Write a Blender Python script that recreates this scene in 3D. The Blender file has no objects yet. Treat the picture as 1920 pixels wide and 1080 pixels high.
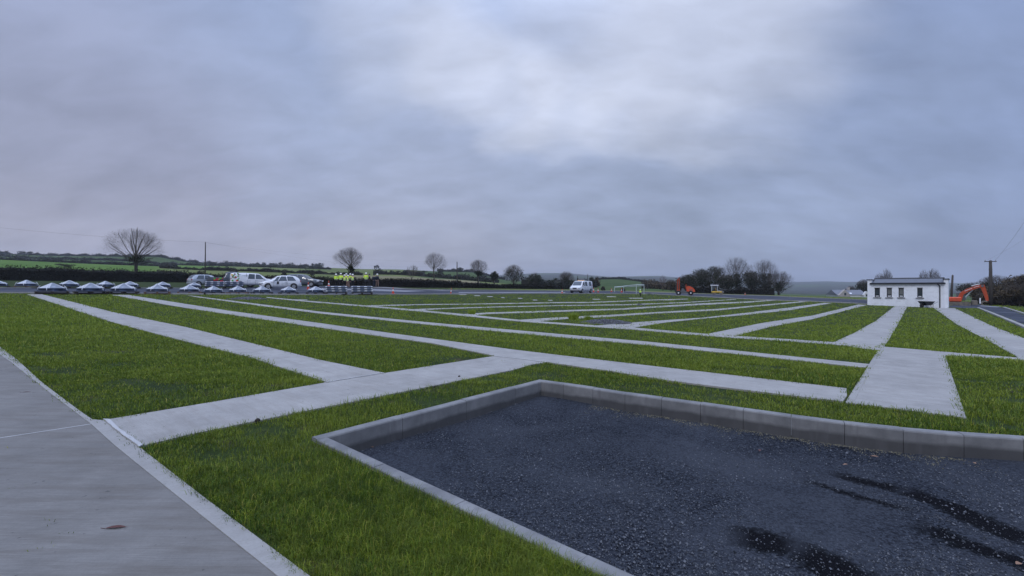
import bpy, math, random
import numpy as np
from mathutils import Vector, Matrix
from mathutils.geometry import delaunay_2d_cdt

random.seed(7); RNG = np.random.default_rng(7)
S = bpy.context.scene; COL = S.collection
F = 853.0; H = 1.4; A_ = -.026; B_ = .0125
R = math.radians

# ------------------------------------------------------------------ objects
def tag(o, label=None, cat=None, group=None, kind=None):
    if label: o['label'] = label
    if cat: o['category'] = cat
    if group: o['group'] = group
    if kind: o['kind'] = kind
    return o
def empty(name, loc, rz=0, sc=1.0):
    o = bpy.data.objects.new(name, None); COL.objects.link(o)
    o.location = loc; o.rotation_euler = (0, 0, rz); o.scale = (sc,)*3; o.empty_display_size = .3
    return o
def copy_tree(o, parent=None):
    c = o.copy(); COL.objects.link(c)
    if parent: c.parent = parent
    for ch in list(o.children): copy_tree(ch, c)
    return c

class MB:
    def __init__(s): s.v = []; s.f = []
    def add(s, vs, fs):
        n = len(s.v); s.v += [tuple(p) for p in vs]; s.f += [tuple(i+n for i in f) for f in fs]; return s
    def box(s, cx, cy, cz, sx, sy, sz, M=None, taper=1.0, bev=0.0):
        a, b, c = sx/2, sy/2, sz/2
        if bev:
            e = min(bev, a*.9, b*.9, c*.9); ring = []
            for z, k in ((-c, e), (-c+e, 0), (c-e, 0), (c, e)):
                A, B = a-k, b-k; q = e if k == 0 else e*.3
                ring.append([(-A+q, -B, z), (A-q, -B, z), (A, -B+q, z), (A, B-q, z), (A-q, B, z), (-A+q, B, z), (-A, B-q, z), (-A, -B+q, z)])
            vs = [p for r in ring for p in r]; fs = []
            for i in range(3):
                for j in range(8):
                    fs.append((i*8+j, i*8+(j+1) % 8, (i+1)*8+(j+1) % 8, (i+1)*8+j))
            fs += [tuple(range(7, -1, -1)), tuple(range(24, 32))]
        else:
            vs = [(x*(taper if z > 0 else 1), y*(taper if z > 0 else 1), z) for z in (-c, c) for x, y in ((-a, -b), (a, -b), (a, b), (-a, b))]
            fs = [(3, 2, 1, 0), (4, 5, 6, 7), (0, 1, 5, 4), (1, 2, 6, 5), (2, 3, 7, 6), (3, 0, 4, 7)]
        out = []
        for p in vs:
            p = Vector(p)
            if M is not None: p = M @ p
            out.append((p.x+cx, p.y+cy, p.z+cz))
        return s.add(out, fs)
    def tube(s, pts, rads, n=8, cap=True):
        pts = [Vector(p) for p in pts]
        if not hasattr(rads, '__len__'): rads = [rads]*len(pts)
        vs = []; fs = []
        for i, p in enumerate(pts):
            d = (pts[min(i+1, len(pts)-1)]-pts[max(i-1, 0)]).normalized()
            u = d.orthogonal().normalized() if i == 0 else (u-d*u.dot(d)).normalized()
            w = d.cross(u)
            for k in range(n):
                t = 2*math.pi*k/n; vs.append(p+(u*math.cos(t)+w*math.sin(t))*rads[i])
        for i in range(len(pts)-1):
            for k in range(n):
                fs.append((i*n+k, i*n+(k+1) % n, (i+1)*n+(k+1) % n, (i+1)*n+k))
        if cap: fs += [tuple(range(n-1, -1, -1)), tuple(range(len(vs)-n, len(vs)))]
        return s.add(vs, fs)
    def lathe(s, prof, n=16, c=(0, 0, 0), axis='z'):
        vs = []; fs = []
        for r, z in prof:
            for k in range(n):
                t = 2*math.pi*k/n; x, y = r*math.cos(t), r*math.sin(t)
                p = (x, y, z) if axis == 'z' else ((x, z, y) if axis == 'y' else (z, x, y))
                vs.append((p[0]+c[0], p[1]+c[1], p[2]+c[2]))
        for i in range(len(prof)-1):
            for k in range(n): fs.append((i*n+k, i*n+(k+1) % n, (i+1)*n+(k+1) % n, (i+1)*n+k))
        fs += [tuple(range(n-1, -1, -1)), tuple(range(len(vs)-n, len(vs)))]
        return s.add(vs, fs)
    def prism(s, poly, y0, y1):       # poly in x,z
        n = len(poly)
        return s.add([(x, y0, z) for x, z in poly]+[(x, y1, z) for x, z in poly],
                     [tuple(range(n)), tuple(range(2*n-1, n-1, -1))]+[(i, i+n, (i+1) % n+n, (i+1) % n) for i in range(n)])
    def build(s, name, mat, parent=None, smooth=False, loc=None):
        me = bpy.data.meshes.new(name); me.from_pydata(s.v, [], s.f); me.materials.append(mat); me.update()
        if smooth:
            me.polygons.foreach_set('use_smooth', [True]*len(me.polygons))
        o = bpy.data.objects.new(name, me); COL.objects.link(o)
        if parent: o.parent = parent
        if loc: o.location = loc
        return o
def np_mesh(name, V, Fc, mat, parent=None, k=3):
    me = bpy.data.meshes.new(name); V = np.asarray(V, np.float32).reshape(-1, 3); Fc = np.asarray(Fc, np.int32).reshape(-1, k)
    me.vertices.add(len(V)); me.vertices.foreach_set('co', V.ravel())
    me.loops.add(Fc.size); me.loops.foreach_set('vertex_index', Fc.ravel())
    me.polygons.add(len(Fc)); me.polygons.foreach_set('loop_start', np.arange(0, Fc.size, k, dtype=np.int32))
    me.polygons.foreach_set('loop_total', np.full(len(Fc), k, np.int32)) if False else None
    me.update(calc_edges=True); me.materials.append(mat)
    o = bpy.data.objects.new(name, me); COL.objects.link(o)
    if parent: o.parent = parent
    return o

# ------------------------------------------------------------------ materials
def lin(c): return tuple(((x/255)/12.92 if x/255 <= .04045 else ((x/255+.055)/1.055)**2.4) for x in c)
class NT:
    def __init__(s, tree): s.t = tree; s.n = tree.nodes; s.l = tree.links
    def new(s, typ, **kw):
        n = s.n.new(typ)
        for k, v in kw.items():
            if k.startswith('i_'):
                key = k[2:]; key = int(key) if key.isdigit() else key.replace('_', ' ')
                if hasattr(v, 'is_linked'): s.l.new(v, n.inputs[key])
                else: n.inputs[key].default_value = v
            else: setattr(n, k, v)
        return n
    def math(s, op, a, b=0.0, clamp=False):
        n = s.n.new('ShaderNodeMath'); n.operation = op; n.use_clamp = clamp
        for i, x in enumerate((a, b)):
            if hasattr(x, 'is_linked'): s.l.new(x, n.inputs[i])
            else: n.inputs[i].default_value = x
        return n.outputs[0]
    def mix(s, fac, a, b, mode='MIX'):
        n = s.n.new('ShaderNodeMix'); n.data_type = 'RGBA'; n.blend_type = mode
        for i, x in ((0, fac), (6, a), (7, b)):
            if hasattr(x, 'is_linked'): s.l.new(x, n.inputs[i])
            else: n.inputs[i].default_value = x if i == 0 else (*x[:3], 1)
        return n.outputs[2]
    def noise(s, vec, scale, detail=4, rough=.55, dist=0.0):
        n = s.new('ShaderNodeTexNoise', i_Scale=scale, i_Detail=detail, i_Roughness=rough, i_Distortion=dist)
        if vec is not None: s.l.new(vec, n.inputs['Vector'])
        return n.outputs['Fac']
    def ramp(s, fac, lo, hi, a=0.0, b=1.0):
        n = s.new('ShaderNodeMapRange', i_0=fac, i_1=lo, i_2=hi, i_3=a, i_4=b); n.clamp = True; return n.outputs[0]
def newmat(name, rough=.6, metal=0.0, spec=.5):
    m = bpy.data.materials.new(name); m.use_nodes = True; nt = NT(m.node_tree)
    b = m.node_tree.nodes['Principled BSDF']; b.inputs['Roughness'].default_value = rough; b.inputs['Metallic'].default_value = metal
    b.inputs['Specular IOR Level'].default_value = spec
    return m, nt, b
def pos(nt, sc=(1, 1, 1), rot=0.0, obj=False):
    g = nt.new('ShaderNodeTexCoord').outputs['Object'] if obj else nt.new('ShaderNodeNewGeometry').outputs['Position']
    mp = nt.new('ShaderNodeMapping', i_Vector=g, i_Scale=sc, i_Rotation=(0, 0, rot)); return mp.outputs[0]
def bump(nt, b, h, strength=.4, dist=.01):
    n = nt.new('ShaderNodeBump', i_Strength=strength, i_Distance=dist, i_Height=h); nt.l.new(n.outputs[0], b.inputs['Normal'])
def simple(name, col, rough=.6, metal=0.0, var=.12, scale=3.0, spec=.5, dirt=None, coat=0):
    m, nt, b = newmat(name, rough, metal, spec)
    p = pos(nt, obj=True)
    n = nt.noise(p, scale, 5)
    c = nt.mix(nt.ramp(n, .3, .7), tuple(x*(1-var) for x in col), tuple(min(1, x*(1+var)) for x in col))
    if dirt:
        c = nt.mix(nt.ramp(nt.noise(p, scale*2.3, 6, .65), .5, .75, 0, .6), c, dirt)
    nt.l.new(c, b.inputs['Base Color'])
    if coat: b.inputs['Coat Weight'].default_value = coat; b.inputs['Coat Roughness'].default_value = .08
    return m
M = {}
def concrete(name, c0, c1, broom=0.0, rot=0.0, rough=.75, fine=1.0):
    m, nt, b = newmat(name, rough, spec=.35)
    p = pos(nt)
    big = nt.noise(p, .35, 5, .6); mid = nt.noise(p, 2.7, 6, .65); sm = nt.noise(p, 60, 4, .7)
    f = nt.math('ADD', nt.math('MULTIPLY', big, .45), nt.math('MULTIPLY', mid, .55))
    c = nt.mix(nt.ramp(f, .35, .66), c0, c1)
    c = nt.mix(nt.ramp(sm, .35, .7, 0, .22), c, tuple(x*.55 for x in c0))
    # damp blotches and footmarks
    st = nt.noise(pos(nt, (1, 1.0, 1), rot), 1.1, 7, .7, .6)
    c = nt.mix(nt.ramp(st, .56, .70, 0, .38), c, tuple(x*.62 for x in c0))
    h = nt.math('MULTIPLY', sm, .6)
    if broom:
        pb = pos(nt, (1, 1, 1), rot)
        sx = nt.new('ShaderNodeMapping', i_Vector=pb, i_Scale=(3.2, 70, 1)).outputs[0]
        br = nt.noise(sx, 1.6, 3, .6)
        sx2 = nt.new('ShaderNodeMapping', i_Vector=pb, i_Scale=(1.3, 11, 1)).outputs[0]
        br2 = nt.noise(sx2, 1.0, 4, .6)
        c = nt.mix(nt.ramp(br, .38, .66, 0, .30*broom), c, tuple(x*.5 for x in c0))
        c = nt.mix(nt.ramp(br2, .45, .68, 0, .42*broom), c, (c0[0]*.62, c0[1]*.54, c0[2]*.46))
        h = nt.math('ADD', h, nt.math('MULTIPLY', br, 1.3))
    sp_ = nt.noise(p, 19, 3, .5); c = nt.mix(nt.ramp(sp_, .70, .76, 0, .75), c, (.05, .05, .05))
    jt = nt.noise(p, .9, 6, .7); c = nt.mix(nt.ramp(jt, .58, .74, 0, .3), c, tuple(min(1, x*1.35) for x in c1))
    nt.l.new(c, b.inputs['Base Color']); bump(nt, b, h, .5, .004*fine)
    return m
M['path'] = concrete('pale_concrete', (.262, .255, .243), (.40, .39, .372), .5, R(41))
M['path_big'] = concrete('broomed_concrete', (.145, .140, .132), (.225, .218, .207), .9, R(0))
M['edging'] = concrete('edging_concrete', (.265, .26, .25), (.37, .362, .348), .35, R(-40))
M['mortar'] = concrete('fresh_mortar', (.36, .365, .37), (.55, .555, .56))
def kerbmat():
    m, nt, b = newmat('kerb_concrete', .7, spec=.35); p = pos(nt)
    c = nt.mix(nt.ramp(nt.noise(p, 2.4, 6, .65), .35, .66), (.135, .138, .142), (.235, .236, .236))
    # mud splash along the foot, real dirt with a ragged upper line
    z = nt.new('ShaderNodeSeparateXYZ', i_0=nt.new('ShaderNodeNewGeometry').outputs['Position']).outputs[2]
    zz = nt.math('ADD', z, nt.math('MULTIPLY', nt.math('SUBTRACT', nt.noise(p, 3.1, 4, .6), .5), .07))
    c = nt.mix(nt.ramp(zz, -.105, -.065, .82, 0), c, (.050, .050, .052))
    n = nt.noise(nt.new('ShaderNodeMapping', i_Vector=p, i_Scale=(9, 9, .8)).outputs[0], 1.2, 4, .6)
    c = nt.mix(nt.ramp(n, .52, .72, 0, .5), c, (.11, .11, .115))
    nt.l.new(c, b.inputs['Base Color']); bump(nt, b, nt.noise(p, 70, 4, .7), .4, .003); return m
M['kerb'] = kerbmat()
def RUTS(nt, p):
    out = None; wx = nt.math('MULTIPLY', nt.math('SUBTRACT', nt.noise(p, 2.2, 5, .65), .5), .34); fine = nt.noise(p, 26, 6, .8)
    sp = nt.new('ShaderNodeSeparateXYZ', i_0=p).outputs
    for (x0, y0, x1, y1, w) in ((1560,884,1700,922,.09), (1690,915,1960,1020,.13), (1715,985,1960,1072,.10), (1370,1006,1500,1030,.12), (1480,1025,1640,1100,.15), (1505,905,1700,960,.05)):
        def g(x, y): Y = (H+.19)*F/(y-540); return (x-960)/F*Y, Y
        a, b_ = g(x0, y0), g(x1, y1); L = math.dist(a, b_); dx, dy = (b_[0]-a[0])/L, (b_[1]-a[1])/L
        X = nt.math('SUBTRACT', sp[0], a[0]); Y = nt.math('SUBTRACT', sp[1], a[1])
        al = nt.math('ADD', nt.math('MULTIPLY', X, dx), nt.math('MULTIPLY', Y, dy)); ac = nt.math('ABSOLUTE', nt.math('ADD', nt.math('ADD', nt.math('MULTIPLY', X, -dy), nt.math('MULTIPLY', Y, dx)), wx))
        m = nt.math('MULTIPLY', nt.ramp(nt.math('ADD', ac, nt.math('MULTIPLY', fine, .34)), w*.9+.12, w*1.1+.17, 1, 0), nt.math('MULTIPLY', nt.ramp(al, -.05, .12), nt.ramp(al, L-.10, L+.05, 1, 0)))
        out = m if out is None else nt.math('MAXIMUM', out, m)
    return out
def gravelmat():
    m, nt, b = newmat('loose_stone', .95, spec=.06); p = pos(nt)
    v1 = nt.new('ShaderNodeTexVoronoi', i_Vector=p, i_Scale=75.0); v2 = nt.new('ShaderNodeTexVoronoi', i_Vector=p, i_Scale=38.0)
    r = nt.new('ShaderNodeSeparateColor', i_0=v1.outputs['Color']).outputs[0]
    wet = nt.ramp(nt.noise(p, .75, 5, .62, .5), .40, .64)
    c = nt.mix(nt.ramp(r, 0, 1), (.005, .006, .010), (.050, .058, .074))
    c = nt.mix(nt.math('MULTIPLY', wet, .6), c, (.062, .069, .084))
    c = nt.mix(nt.ramp(nt.noise(p, 160, 3, .7), .62, .8, 0, .6), c, (.15, .16, .19))
    # muddy ruts left by wheels, running away to the lower right
    rf = RUTS(nt, p)
    c = nt.mix(nt.math('MULTIPLY', rf, .95), c, (.004, .004, .006))
    nt.l.new(c, b.inputs['Base Color'])
    h = nt.math('ADD', nt.math('MULTIPLY', v1.outputs['Distance'], -.8), nt.math('MULTIPLY', v2.outputs['Distance'], -.8))
    h = nt.math('SUBTRACT', h, nt.math('MULTIPLY', rf, 1.2))
    bump(nt, b, h, 1.0, .012); return m
M['gravel'] = gravelmat()
def stonemat(name, a, b2):
    m, nt, b = newmat(name, .7, spec=.2)
    r = nt.new('ShaderNodeNewGeometry').outputs['Random Per Island']
    nt.l.new(nt.mix(r, a, b2), b.inputs['Base Color']); return m
M['stones'] = stonemat('stone_chips', (.005, .007, .010), (.14, .15, .17))
M['heap'] = stonemat('heap_stones', (.02, .022, .028), (.15, .155, .17))
def tarmac(name, a, c2):
    m, nt, b = newmat(name, .55, spec=.18); p = pos(nt)
    c = nt.mix(nt.ramp(nt.noise(p, .25, 5, .6), .35, .65), a, c2)
    c = nt.mix(nt.ramp(nt.noise(p, 30, 4, .7), .5, .8, 0, .5), c, tuple(x*2 for x in c2))
    nt.l.new(c, b.inputs['Base Color']); bump(nt, b, nt.noise(p, 90, 3), .3, .004)
    nt.l.new(nt.ramp(nt.noise(p, .4, 4), .35, .65, .6, .9), b.inputs['Roughness']); return m
M['tarmac'] = tarmac('wet_tarmac', (.016, .019, .030), (.045, .052, .072))
M['tarmac_pale'] = tarmac('worn_tarmac', (.16, .165, .185), (.24, .245, .27))
def lawn(name, g0, g1, soil, sp=.55):
    m, nt, b = newmat(name, .9, spec=.15); p = pos(nt)
    c = nt.mix(nt.ramp(nt.noise(p, .9, 5, .6), .35, .65), g0, g1)
    c = nt.mix(nt.ramp(nt.noise(p, 12, 5, .7), .45, .7, 0, .6), c, tuple(x*.5 for x in g0))
    c = nt.mix(nt.ramp(nt.noise(p, 1.6, 6, .7), sp, sp+.14, 0, .8), c, soil)
    nt.l.new(c, b.inputs['Base Color']); bump(nt, b, nt.noise(p, 45, 4, .7), .6, .02); return m
M['lawn'] = lawn('lawn_soil', (.014, .028, .005), (.035, .055, .010), (.07, .052, .032))
def field(name, a, c2, stripe=0):
    m, nt, b = newmat(name, .95, spec=.1); p = pos(nt)
    c = nt.mix(nt.ramp(nt.noise(p, .03, 6, .65), .35, .65), a, c2)
    c = nt.mix(nt.ramp(nt.noise(p, .5, 5, .7), .45, .75, 0, .5), c, tuple(x*.6 for x in a))
    nt.l.new(c, b.inputs['Base Color']); return m
M['field_bright'] = field('bright_pasture', (.060, .125, .018), (.10, .17, .03))
M['field_dark'] = field('dark_pasture', (.035, .065, .018), (.06, .095, .025))
M['field_pale'] = field('pale_pasture', (.08, .11, .03), (.15, .17, .06))
M['field_tan'] = field('stubble', (.15, .14, .075), (.23, .20, .12))
M['wood'] = field('distant_wood', (.018, .024, .016), (.045, .05, .03))
def grassmat(name='grass_blades'):
    m, nt, b = newmat(name, .55, spec=.25)
    g = nt.new('ShaderNodeNewGeometry'); p = pos(nt)
    r = g.outputs['Random Per Island']
    cr = nt.new('ShaderNodeValToRGB', i_0=r)
    e = cr.color_ramp.elements; e[0].color = (.018, .045, .005, 1); e[1].color = (.46, .36, .10, 1); e[1].position = 1
    for q, c in ((.34, (.060, .130, .010, 1)), (.68, (.145, .235, .018, 1)), (.92, (.34, .37, .035, 1))):
        k = e.new(q); k.color = c
    c0 = nt.mix(nt.ramp(nt.noise(p, 11, 4, .65), .42, .60, 0, .75), cr.outputs[0], (.022, .052, .007))
    patch = nt.noise(p, .55, 5, .62)
    c = nt.mix(nt.ramp(patch, .40, .64, 0, .62), c0, (.245, .295, .034))
    patch2 = nt.noise(p, 2.1, 4, .6)
    c = nt.mix(nt.ramp(patch2, .56, .72, 0, .6), c, (.05, .085, .014))
    # yellowing of the grass farther down the site
    yy = nt.new('ShaderNodeSeparateXYZ', i_0=p).outputs[1]
    c = nt.mix(nt.ramp(yy, 3, 14, 0, .45), c, (.27, .36, .042))
    nt.l.new(c, b.inputs['Base Color'])
    tr = nt.new('ShaderNodeBsdfTranslucent', i_Color=c); mx = nt.new('ShaderNodeMixShader', i_0=.25)
    nt.l.new(b.outputs[0], mx.inputs[1]); nt.l.new(tr.outputs[0], mx.inputs[2])
    nt.l.new(mx.outputs[0], nt.n['Material Output'].inputs[0]); return m
M['grass'] = grassmat()
def leafmat(name, a, c2):
    m, nt, b = newmat(name, .7, spec=.2); r = nt.new('ShaderNodeNewGeometry').outputs['Random Per Island']
    nt.l.new(nt.mix(r, a, c2), b.inputs['Base Color']); return m
M['hedge'] = leafmat('hedge_leaf', (.004, .005, .004), (.026, .024, .016))
M['ivy'] = leafmat('ivy_leaf', (.008, .014, .006), (.032, .040, .016))
M['bramble'] = leafmat('bramble_leaf', (.030, .024, .014), (.13, .10, .058))
M['farhedge'] = leafmat('field_hedge_leaf', (.012, .018, .009), (.034, .038, .020))
M['bark'] = simple('bark', (.060, .052, .044), .9, var=.4, scale=2)
M['twig'] = simple('twig', (.085, .072, .060), .9, var=.3, scale=2)
M['twig_pink'] = simple('reddish_twig', (.14, .095, .09), .9, var=.3)
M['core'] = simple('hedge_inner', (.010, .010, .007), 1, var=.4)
M['render_wall'] = simple('white_render', (.80, .83, .88), .8, var=.05, scale=1.2, dirt=(.52, .54, .58))
M['dark_trim'] = simple('black_trim', (.012, .016, .024), .4, var=.2)
M['slate'] = simple('slate_roof', (.10, .11, .13), .45, var=.25, scale=4)
M['sill'] = simple('stone_sill', (.33, .33, .34), .8, dirt=(.12, .12, .12))
def glass(name, c=(.03, .045, .06)):
    m, nt, b = newmat(name, .08, spec=.9); b.inputs['Base Color'].default_value = (*c, 1)
    n = nt.noise(pos(nt, obj=True), 1.3, 3); bump(nt, b, n, .06, .05); return m
M['glass'] = glass('window_glass'); M['glass_pale'] = glass('frosted_glass', (.16, .17, .17)); M['cabglass'] = glass('cab_glass', (.10, .14, .15))
M['white_paint'] = simple('white_car_paint', (.68, .70, .74), .25, var=.04, coat=.6, dirt=(.5, .5, .5))
M['grey_paint'] = simple('grey_car_paint', (.09, .105, .125), .3, var=.08, coat=.6)
M['dark_paint'] = simple('dark_car_paint', (.045, .055, .075), .3, var=.08, coat=.6)
M['silver_paint'] = simple('silver_car_paint', (.32, .35, .40), .3, .3, var=.06, coat=.5)
M['rubber'] = simple('rubber', (.015, .015, .017), .8)
M['black_plastic'] = simple('black_plastic', (.02, .02, .024), .5)
M['rim'] = simple('wheel_rim', (.35, .36, .38), .4, .5)
M['orange'] = simple('orange_machine_paint', (.42, .060, .015), .5, var=.15, dirt=(.20, .07, .04))
M['red_orange'] = simple('red_orange_paint', (.60, .085, .03), .4, var=.12)
M['machine_grey'] = simple('machine_grey', (.10, .11, .12), .5, dirt=(.18, .16, .13))
M['mud'] = simple('muddy_steel', (.16, .14, .11), .8, var=.3)
M['yellow'] = simple('yellow_paint', (.62, .40, .04), .5)
M['beacon'] = simple('amber_beacon', (.85, .38, .03), .3)
M['red_lens'] = simple('red_lens', (.28, .02, .02), .2)
M['lamp_lens'] = simple('lamp_lens', (.75, .78, .8), .15)
M['cone_orange'] = simple('cone_orange', (.75, .10, .05), .5)
M['cone_white'] = simple('cone_white_band', (.8, .8, .8), .4)
M['hivis'] = simple('hi_vis_yellow', (.66, .95, .04), .7, var=.08)
M['reflect'] = simple('reflective_tape', (.72, .75, .72), .35)
M['navy'] = simple('navy_cloth', (.012, .017, .035), .9)
M['black_cloth'] = simple('black_cloth', (.014, .014, .017), .9)
M['tan_cloth'] = simple('tan_cloth', (.30, .19, .14), .9)
M['skin'] = simple('skin', (.50, .31, .24), .6)
M['hair'] = simple('hair', (.03, .02, .015), .8)
M['helmet'] = simple('white_helmet', (.8, .8, .8), .3, var=.02)
M['navy_cap'] = simple('navy_cap', (.02, .025, .05), .8)
M['boot'] = simple('boot', (.02, .017, .015), .7)
M['cover'] = simple('shaded_facet_moulding', (.16, .18, .22), .3, .1, var=.12, scale=2, dirt=(.36, .42, .52))  # darker tone for every other cover facet, shading put into the colour
M['cover_light'] = simple('white_moulding', (.42, .44, .48), .35, var=.1)
M['cover_rim'] = simple('blue_grey_rim', (.07, .10, .17), .4, var=.15)
M['strap'] = simple('white_strap', (.82, .84, .88), .4, var=.03)
M['timber'] = simple('pallet_timber', (.17, .105, .07), .85, var=.35)
M['timber_dark'] = simple('damp_pallet_timber', (.045, .035, .030), .85, var=.35)
M['pole'] = simple('pole_timber', (.055, .048, .042), .9, var=.25)
M['galv'] = simple('galvanised_steel', (.55, .60, .62), .45, .3)
M['frame_paint'] = simple('dull_white_paint', (.42, .48, .48), .5)
M['wire'] = simple('wire_black', (.03, .03, .035), .6)
M['leaf_brown'] = simple('dead_leaf', (.085, .028, .022), .7, var=.3)
M['leaf_tan'] = simple('tan_leaf', (.24, .14, .09), .7, var=.3)
M['clod'] = simple('soil_clod', (.022, .018, .014), .95, var=.3)
M['leaf_green'] = simple('lettuce_green', (.12, .38, .06), .5); M['fruit_red'] = simple('berry_red', (.6, .03, .04), .4)
M['fruit_yellow'] = simple('pepper_yellow', (.75, .5, .05), .4); M['logo_green'] = simple('logo_teal', (.04, .16, .20), .5)
M['roof_grey'] = simple('grey_slates', (.15, .16, .19), .6); M['house_white'] = simple('house_render', (.62, .62, .62), .8)
M['house_stone'] = simple('stone_gable', (.36, .33, .31), .85)

# ------------------------------------------------------------------ terrain
ROWS = [
 (170, [(0,497),(250,500),(350,508),(620,517),(860,526),(940,532),(1000,537),(1100,541),(1160,540),(1234,541),(1300,548),(1500,557),(1700,560),(1920,560)]),
 (260, [(0,487),(130,493),(222,497),(320,500),(454,502),(620,513),(742,513),(899,526),(940,529),(1000,535),(1112,534),(1160,531),(1234,538),(1270,546),(1480,559),(1920,560)]),
 (380, [(0,481),(74,486),(222,489),(320,497),(454,500),(620,505),(742,508),(828,510.5),(886,512),(923,521),(940,525),(1000,533),(1112,529),(1128,524),(1160,523),(1203,528.5),(1234,532),(1270,538),(1480,557),(1640,556),(1920,554)]),
 (520, [(0,475),(28,479),(213,481),(274,482),(296,481),(318,485),(350,491),(384,495),(471,498),(525,500),(580,500.6),(679,504.5),(742,505),(828,509),(860,510),(884,510),(923,520),(940,524),(1000,530),(1128,527),(1234,536),(1480,554),(1920,552)]),
 (900, [(0,490),(384,504),(828,515),(940,526),(1060,526),(1234,531),(1480,551),(1640,549),(1920,548)]),
 (1500, [(0,500),(828,518),(940,522),(1060,520),(1234,523),(1480,546),(1550,541),(1700,541),(1920,543)]),
 (2600, [(0,505),(900,518),(1010,512),(1065,512),(1096,515),(1143,519),(1234,517),(1270,520),(1400,526),(1484,529),(1549,527.4),(1596,529),(1626,527.7),(1700,527.5),(1808,531),(1920,533)]),
 (4000, [(0,520),(900,522),(1234,524),(1484,534),(1920,538)]),
]
def zplane(X, Y):
    r2 = X*X+Y*Y; s = r2/(r2+144.0)
    return s*(A_*X+B_*Y)
def terrain(X, Y):
    X = np.asarray(X, float); Y = np.asarray(Y, float); X, Y = np.broadcast_arrays(X, Y)
    Yc = np.minimum(Y, 110.0); u = np.where(Y > 1, X/np.maximum(Y, 1), 0)
    z = zplane(np.where(Y > 110, u*Yc, X), Yc)
    px = 960+F*u
    zs = [zplane(u*110, np.full_like(u, 110.0))]; ys = [110.0]
    for Yk, prof in ROWS:
        xs, vs = zip(*prof); ys.append(Yk); zs.append(H+(540-np.interp(px, xs, vs))/F*Yk)
    for k in range(len(ys)-1):
        t = np.clip((Y-ys[k])/(ys[k+1]-ys[k]), 0, 1)
        z = np.where(Y > ys[k], zs[k]*(1-t)+zs[k+1]*t, z)
    return z
def at_np(x, y):
    u = (np.asarray(x, float)-960)/F; v = (np.asarray(y, float)-540)/F
    Y = np.full_like(u, 5.0)
    for _ in range(60):
        r2 = Y*Y*(1+u*u); s = r2/(r2+144.0)
        Yn = H/np.maximum(v+s*(B_+A_*u), .012); Y = .5*Y+.5*Yn
    X = u*Y; return X, Y, zplane(X, Y)
def at(x, y):
    X, Y, Z = at_np(np.array([x]), np.array([y])); return Vector((X[0], Y[0], Z[0]))
def far(x, Y, dz=0): X = (x-960)/F*Y; return Vector((X, Y, float(terrain(X, Y))+dz))
def pxw(n, Y): return n/F*Y
def gz(X, Y): return float(terrain(X, Y))

def densify(poly, step):
    out = []
    for i, p in enumerate(poly):
        q = poly[(i+1) % len(poly)]; d = math.hypot(q[0]-p[0], q[1]-p[1]); n = max(1, int(d/step))
        for k in range(n): out.append((p[0]+(q[0]-p[0])*k/n, p[1]+(q[1]-p[1])*k/n))
    return out
def inside(poly, x, y):
    x = np.asarray(x); y = np.asarray(y); c = np.zeros(x.shape, bool); n = len(poly)
    for i in range(n):
        x1, y1 = poly[i]; x2, y2 = poly[(i+1) % n]
        if y1 == y2: continue
        m = ((y1 > y) != (y2 > y)) & (x < (x2-x1)*(y-y1)/(y2-y1)+x1); c ^= m
    return c
def sheet(name, wpoly, z_off, mat, step=1.0, skirt=.05, zf=gz, jag=0.0):
    """closed world polygon -> triangulated sheet following the terrain, with a skirt"""
    w = densify(wpoly, step)
    if jag: w = [(a+random.uniform(-jag, jag), b+random.uniform(-jag, jag)) for a, b in w]
    xs = [p[0] for p in w]; ys = [p[1] for p in w]
    g = max(step, (max(xs)-min(xs))/80, (max(ys)-min(ys))/80)
    gx, gy = np.meshgrid(np.arange(min(xs)+g/2, max(xs), g), np.arange(min(ys)+g/2, max(ys), g))
    gx = gx.ravel(); gy = gy.ravel()
    ins = inside(w, gx, gy); pts = [Vector(p) for p in w]+[Vector(p) for p in zip(gx[ins], gy[ins])]
    n = len(w)
    vo, eo, fo, *_ = delaunay_2d_cdt(pts, [(i, (i+1) % n) for i in range(n)], [], 0, 1e-5)
    cx = np.array([sum(vo[i].x for i in f)/len(f) for f in fo]); cy = np.array([sum(vo[i].y for i in f)/len(f) for f in fo])
    ok = inside(w, cx, cy)
    mb = MB(); vs = [(v.x, v.y, zf(v.x, v.y)+z_off) for v in vo]
    mb.add(vs, [tuple(f) for f, k in zip(fo, ok) if k])
    if skirt:
        k0 = len(mb.v); a = [(x, y, zf(x, y)+z_off) for x, y in w]; mb.v += a+[(x, y, z-skirt) for x, y, z in a]
        mb.f += [(k0+i, k0+(i+1) % n, k0+n+(i+1) % n, k0+n+i) for i in range(n)]
    return mb.build(name, mat)
def wpts(pxs):
    X, Y, Z = at_np(np.array([p[0] for p in pxs], float), np.array([p[1] for p in pxs], float)); return list(zip(X.tolist(), Y.tolist()))

# stone lot outline (outer line of its kerb), world
lot_far = wpts([(584,819),(1011,711),(1020,711.3),(1062,717.5),(1120,726),(1175,734.5),(1308,752),(1382,762.5),(1466,774),(1557,786),(1653,797),(1757,806.5),(1864,813.5),(1920,817),(2100,829)])
lot_far = [(a*.975, b*.975) for a, b in lot_far]
p0 = lot_far[0]; p1 = tuple(q*.975 for q in wpts([(1116,1070)])[0])
d = Vector((p1[0]-p0[0], p1[1]-p0[1])).normalized()
near_end = (p0[0]+d.x*12, p0[1]+d.y*12)
LOT = lot_far+[(13, 3.1), (13, near_end[1]), near_end]

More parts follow.
